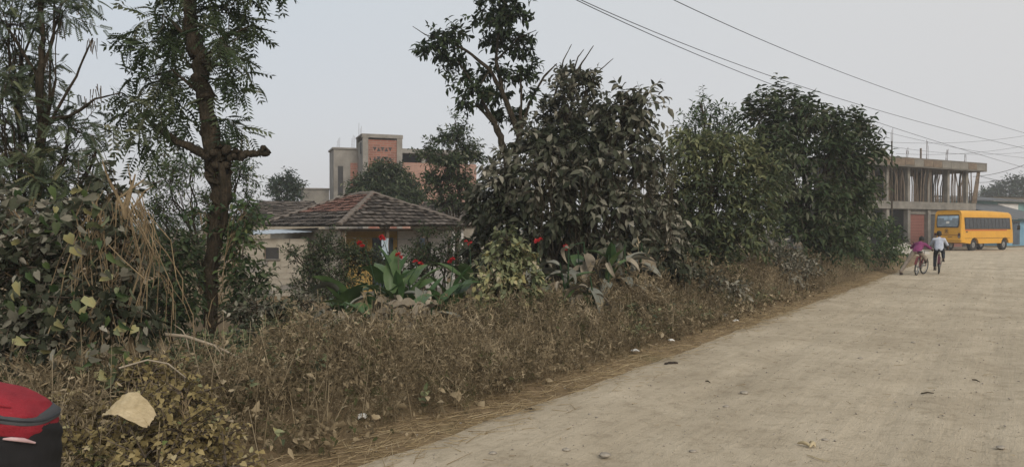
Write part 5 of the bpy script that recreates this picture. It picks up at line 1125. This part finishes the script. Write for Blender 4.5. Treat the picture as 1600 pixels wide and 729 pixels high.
def puff(rings, amp, seed):
    return [[(x * (1 + a_), y * (1 + a_), z) for (x, y, z), a_ in zip(rg, amp * fbm(np.array([q[0] for q in rg]) * 22 + seed, np.array([q[2] for q in rg]) * 26 + np.array([q[1] for q in rg]) * 9, seed))] for rg in rings]
def prof(tab, n, **kw):
    tab = np.array(tab); zz = np.linspace(0, 1, n); k = np.linspace(0, 1, len(tab)); return [rrect(-.01, 0, *[np.interp(t, k, tab[:, c]) for c in range(3)], n=60, **kw) for t in zz]
lid = MB().loft(puff(prof([(.285, .150, .105), (.300, .176, .130), (.325, .186, .138), (.350, .184, .137), (.372, .172, .128), (.392, .150, .112), (.408, .115, .088), (.416, .06, .05), (.418, .02, .02)], 36, shear=-.26), .075, 3)).build('lid', 'fabric_red', bp, 70)
MB().loft(prof([(.345, .188, .141), (.352, .190, .142), (.366, .181, .136), (.372, .172, .130)], 6, shear=-.26)).build('zip_tape', 'fabric_grey', lid, 70)
MB().loft(prof([(.356, .187, .1405), (.3585, .191, .1435), (.361, .186, .1395)], 3, shear=-.26)).build('zip_teeth', 'black_plastic', lid, 70)
MB().tube([(x, -.118 - .01 * math.sin(x * 40), .398 - .26 * x) for x in np.linspace(-.11, .10, 12)], .004, 6).build('piping', 'fabric_red', lid, 60)
MB().loft(puff(prof([(.0, .13, .09), (.03, .165, .12), (.10, .182, .13), (.18, .190, .135), (.26, .186, .13), (.31, .176, .12), (.325, .15, .10)], 30), .10, 8)).build('main_compartment', 'fabric_black', bp, 70)
MB().tube([(.09, -.134, .275), (.115, -.140, .276), (.145, -.128, .268), (.168, -.10, .25)], [.003, .006, .007, .003], 8).build('grab_loop', 'strap_pink', bp, 60)
fp_ = MB().loft([rrect(-.09, -.10, z, hx, hy) for z, hx, hy in ((.02, .075, .045), (.05, .092, .062), (.16, .098, .068), (.24, .09, .060), (.285, .06, .045), (.295, .03, .03))]).build('front_pocket', 'fabric_brown', bp, 70)
MB().tube([(-.09 + .1 * math.sin(t), -.125, .16 + .135 * math.cos(t)) for t in np.linspace(.1, 2.0, 12)], .008, 6).build('pocket_piping', 'fabric_black', fp_, 60)
MB().tube([(.03, -.13, .29), (.045, -.138, .2), (.05, -.135, .1), (.07, -.12, .02)], .009, 6).build('side_strap', 'fabric_black', bp, 60)
MB().ell((-.155, -.135, .375), (.012, .006, .010), 10, 6).build('badge', 'litter_white', lid)

# ------------------------------------------------------------------ litter, dung, branch, sheet
p = W(200, 642, 4.15)
vs = []; nx, ny = 15, 10; out = [(-.14, -.03), (-.02, .045), (.05, .035), (.145, -.05), (.06, -.075), (-.08, -.05)]
for s in (0, 1):
    for i in range(nx):
        for j in range(ny):
            u, v = i / (nx - 1) * 2 - 1, j / (ny - 1) * 2 - 1; e = math.sqrt(max(0.04, 1 - .75 * abs(u) ** 2.2)); x = u * .15 + .02 * v; y = v * .10 * e
            vs.append((x, y * .55 + .03 * u * 0, .055 * (1 - u * u) * .9 + v * .055 * e - .035 * abs(u + .25 - .2 * v) + .012 * abs(math.sin(5 * u + 4 * v)) + .008 * abs(math.sin(9 * u - 6 * v)) + random.Random(i * 31 + j).gauss(0, .0025) - .03 * max(0, u) - s * .003))
fs = []
for s in (0, 1):
    for i in range(nx - 1):
        for j in range(ny - 1):
            a = s * nx * ny + i * ny + j; fs.append((a, a + ny, a + ny + 1, a + 1) if s == 0 else (a, a + 1, a + ny + 1, a + ny))
o = MB().add(vs, fs).build('paper_sheet', 'paper', None); o.location = p; o.rotation_euler = (.25, 0.05, -.05); o.scale = (.84, .84, .84); tag(o, 'crumpled tan paper sheet lying on the dry creepers', 'paper')
pts = [W(255, 522, 6.3), W(290, 525, 6.35), W(335, 540, 6.45), W(375, 560, 6.6), W(414, 583, 6.8)]
br_ = MB().tube(pts, [.016, .014, .012, .009, .004], 8, .12)
for i, d in ((1, (.0, .05, -.28)), (2, (.10, .0, -.16)), (3, (.10, .05, .05)), (1, (-.1, 0, .10))): br_.tube([pts[i], pts[i] + Vector(d) * .5 + Vector((.02, 0, 0)), pts[i] + Vector(d)], [.007, .005, .002], 5)
tag(br_.build('fallen_branch', 'dead_branch', None, 60), 'pale dry branch slanting down through the weeds left of centre', 'branch')
pts = [W(185, 575, 4.9), W(230, 562, 5.0), W(262, 568, 5.05), W(290, 590, 5.0)]
tag(MB().tube(pts, [.007, .006, .006, .003], 6, .1).build('dry_vine', 'dead_branch', None, 60), 'thin arched dry vine above the tan paper sheet', 'branch')
def lump(label, name, cat, px, py, sizes, mat, group=None):
    r = R(px, py); m = MB()
    for dx, dy, sz in sizes:
        rr = random.Random(hash((px, dx)) & 255); n = 10; rings = []
        for t in np.linspace(.12, math.pi - .3, 6): rings.append([(dx + sz * math.sin(t) * math.cos(a) * rr.uniform(.8, 1.15), dy + sz * .8 * math.sin(t) * math.sin(a) * rr.uniform(.8, 1.15), max(-.01, sz * .35 * (1 + math.cos(t)) * rr.uniform(.85, 1.1) - .004)) for a in np.linspace(0, 2 * math.pi, n, endpoint=False)])
        m.loft(rings[::-1])
    o = m.build(name, mat, None, 50); o.location = r; return tag(o, label, cat, group)
lump('small pile of dark dung on the road near the weedy edge', 'dung', 'dung', 1049, 570, ((-.05, 0, .035), (0, .02, .045), (.055, .03, .04), (-.07, -.04, .022)), 'dung')
lump('flat dark scrap lying on the road edge below the dry weeds', 'dung', 'dung', 828, 642, ((-.03, 0, .022), (.0, .005, .028), (.035, -.006, .018)), 'dung')
for px, py, sz, lab in ((1163, 617, .045, 'flat grey stone on the road, largest in the middle'), (1083, 708, .03, 'small dark stone on the road at bottom centre'), (1135, 637, .03, 'stone left of the flat grey stone on the road'), (945, 716, .045, 'pale stone at the bottom of the road near the verge'), (770, 713, .03, 'bluish stone near the bottom left of the road'), (885, 707, .03, 'round stone on the road left of the pale stone'), (1290, 690, .028, 'dark stone just right of the dry pods'), (1565, 704, .035, 'dark stone in the bottom right corner of the road'), (1428, 537, .035, 'stone in the middle distance of the road'), (1345, 562, .032, 'stone on the road halfway to the cyclists')):
    lump(lab, 'road_stone', 'stone', px, py, ((0, 0, sz), (sz * .5, sz * .2, sz * .55)), 'stone', 'loose stones on the road')
for px, py, sz, lab in ((993, 556, .06, 'white scrap of litter at the road edge below the dusty cannas'), (1132, 500, .07, 'pale litter at the weedy edge before the dusty bush'), (1150, 507, .05, 'second pale litter scrap just right of another on the verge'), (565, 670, .045, 'small white litter scrap in the dry grass near the bottom'), (1050, 540, .05, 'pale litter piece in the weeds above the dung')):
    D_ = F_PX * CAM_H / (py - HZ); x = (px - CX) / F_PX * D_; m = MB(); n = 9
    ring = [(sz * math.cos(a) * random.uniform(.6, 1.2), sz * .7 * math.sin(a) * random.uniform(.6, 1.2), random.uniform(.0, .03)) for a in np.linspace(0, 2 * math.pi, n, endpoint=False)]
    m.add(ring + [(0, 0, .04)] + [(a, b, c - .006) for a, b, c in ring] + [(0, 0, .03)], [(i, (i + 1) % n, n) for i in range(n)] + [(n + 1 + (i + 1) % n, n + 1 + i, 2 * n + 1) for i in range(n)] + [(i, n + 1 + i, n + 1 + (i + 1) % n, (i + 1) % n) for i in range(n)])
    o = m.build('litter', 'litter_white', None); o.location = (x, D_, max(.02, gz(x, D_)) + .03); tag(o, lab, 'litter', 'litter along the verge')
# dry split pods in the foreground
r = R(1264, 701); pd = empty('dry_pods', r, 'dry tan seed pods lying on the road at the bottom right', 'pods', .3)
for a, q, l in ((.5, 0.0, .11), (1.9, .02, .12), (1.3, .05, .10)):
    m = MB(); m.tube([(q + math.cos(a) * l * t - .03, math.sin(a) * l * t - .05, .014 + .018 * math.sin(math.pi * t)) for t in np.linspace(0, 1, 8)], [.003, .009, .012, .013, .013, .011, .008, .002], 8, .1); m.build('pod', 'paper', pd, 60)
o = MB().tube([R(1262, 715) + Vector((0, 0, .01)), R(1280, 722) + Vector((0, 0, .014)), R(1298, 726) + Vector((0, 0, .008))], [.004, .005, .003], 6).build('dry_stalk', 'paper', None, 60); tag(o, 'pale dry stalk on the road just below the pods', 'stalk')
for a, b, lab in (((1103, 598), (1110, 600), 'short dark twig on the road left of the stones'), ((1520, 597), (1532, 600), 'dark twig lying at the right of the road'), ((1440, 618), (1460, 617), 'thin stick lying across the right wheel track')):
    q = [R(*a), R(*b)]; tag(MB().tube([q[0] + Vector((0, 0, .012)), q[0].lerp(q[1], .5) + Vector((0, 0, .02)), q[1] + Vector((0, 0, .010))], [.006, .008, .004], 6).build('road_twig', 'bark', None), lab, 'twig', 'twigs on the road')

# ------------------------------------------------------------------ sand heap by the building, wooden pole, wires
hp_ = G(1412, 47); m = MB(); n = 22; rings = []
for t in np.linspace(0, 1, 8): rings.append([(1.7 * (1 - t ** 1.2) * math.cos(a) * random.uniform(.9, 1.1) + .001, 1.2 * (1 - t ** 1.2) * math.sin(a) * random.uniform(.9, 1.1), .72 * t * random.uniform(.92, 1.05) - .05) for a in np.linspace(0, 2 * math.pi, n, endpoint=False)])
o = m.loft(rings).build('sand_heap', 'sand_heap', None, 60); o.location = hp_; tag(o, 'pale heap of sand by the roadside left of the bus', 'sand heap')
m = MB(); b_ = hp_ + Vector((.6, -.4, .35))
for d in ((.5, .1, .35), (-.6, .1, .25), (.9, 0, .05), (.35, .1, .75), (-.3, 0, .4)): m.tube([b_, b_ + Vector(d) * .6 + Vector((0, 0, .06)), b_ + Vector(d)], [.035, .025, .01], 5)
tag(m.build('brushwood', 'bark', None), 'dark brushwood lying on the sand heap behind the cyclists', 'branches')
pl = G(1393, 50); o = MB().tube([(0, 0, -.3), (.02, 0, 3.6), (0, 0, 7.3)], [.07, .06, .045], 8).build('wooden_pole', 'bark', None, 60); o.location = pl; tag(o, 'thin dark wooden pole in front of the unfinished building', 'pole')
for q in range(3): MB().tube([(.05 * (q - 1), 0, 7.2), (.06 * (q - 1), 0, 7.9 + .15 * q)], .012, 4).build('rod', 'rebar', o)
def upole(label, x, y, h):
    z = gz(x, y); r = empty('utility_pole', (x, y, z), label, 'pole', .7); MB().tube([(0, 0, -.5), (0, 0, h)], [.13, .09], 10).build('post', 'concrete', r, 60)
    for q, zz in enumerate((h - .35, h - .95)):
        c = MB().box((0, 0, zz), (1.5, .09, .09)).build('crossarm', 'rebar', r)
        for xx in (-.65, 0.12, .65): MB().tube([(xx, 0, zz + .04), (xx, 0, zz + .16)], [.035, .025], 8).build('insulator', 'litter_white', c)
A_ = Vector((-8.5, 8.5, 7.35)); 
def wire(a, b, sag, label, r=.012):
    a = Vector(a); b = Vector(b); pts = [a.lerp(b, t) - Vector((0, 0, sag * 4 * t * (1 - t))) for t in np.linspace(0, 1, 28)]
    tag(MB().tube(pts, r, 5).build('overhead_wire', 'wire', None), label, 'wire', 'overhead wires above the road')
def through(p1, p2, t0, t1): d = p2 - p1; return p1 + d * t0, p1 + d * t1
PB = Vector((40.5, 48.2)); upole('concrete utility pole right of the frame carrying the road wires', PB.x, PB.y, 8.2)
PA = Vector((-9.0, 5.5)); upole('concrete utility pole left of the camera carrying the road wires', PA.x, PA.y, 8.4)
def far_end(px, py, D): return W(px, py, D)
for (n0, n1, n2), lab in (((W(905, 0, 18), W(1220, 125, 28), W(1600, 232, 47)), 'lower of the two close wires crossing above the trees'), ((W(898, 0, 17.6), W(1220, 138, 28.4), W(1600, 262, 50)), 'upper of the two close wires that cross near the top edge'), ((W(1050, 0, 19), W(1300, 108, 29), W(1600, 208, 46)), 'single wire highest above the road at the right')):
    # parabola through three points, carried on past the frame to the poles
    ts = np.array([0, .36, 1.0]); Q = np.array([n0, n1, n2]); cf = [np.polyfit(ts, Q[:, i], 2) for i in range(3)]
    pts = [Vector([np.polyval(c, t) for c in cf]) for t in np.linspace(-.35, 1.3, 40)]
    tag(MB().tube(pts, .011, 5).build('overhead_wire', 'wire', None), lab, 'wire', 'overhead wires above the road')
for a, b, s, lab in ((W(1385, 222, 52), W(1640, 205, 60), .4, 'thin wire rising to the right above the unfinished building'), (W(1400, 240, 52), W(1650, 216, 62), .5, 'second thin wire just under the rising one above the roof slab'), (W(1340, 195, 45), W(1640, 250, 62), .35, 'wire slanting down to the right over the roof slab'),
                     (W(1520, 276, 60), W(1640, 240, 48), .3, 'upper thick cable running off the right edge beyond the building'), (W(1525, 285, 60), W(1640, 255, 48), .35, 'middle cable running off the right edge beyond the building'), (W(1530, 275, 62), W(1650, 282, 50), .3, 'lowest cable near the far tree at the right edge'), (W(1370, 225, 50), W(1640, 232, 66), .6, 'faint wire sagging behind the rebar above the roof')):
    wire(a, b, s, lab, .010 if 'cable' not in lab else .018)

# ------------------------------------------------------------------ haze
def haze_mat():
    m = bpy.data.materials.new('haze'); m.use_nodes = True; t = m.node_tree; t.nodes.clear()
    o = t.nodes.new('ShaderNodeOutputMaterial'); v = t.nodes.new('ShaderNodeVolumePrincipled'); v.inputs['Color'].default_value = (.88, .90, .93, 1); v.inputs['Density'].default_value = .0014; v.inputs['Anisotropy'].default_value = .2
    t.links.new(v.outputs[0], o.inputs['Volume']); return m
GX0, GX1, GY0, GY1 = gx[0] - 5, gx[-1] + 5, gy[0] - 5, gy[-1] + 5
HAZE = MB().box(((GX0 + GX1) / 2, (GY0 + GY1) / 2, 5.0), (GX1 - GX0, GY1 - GY0, 14.0)).build('haze', None, None); HAZE.data.materials.append(haze_mat()); tag(HAZE, kind='stuff')
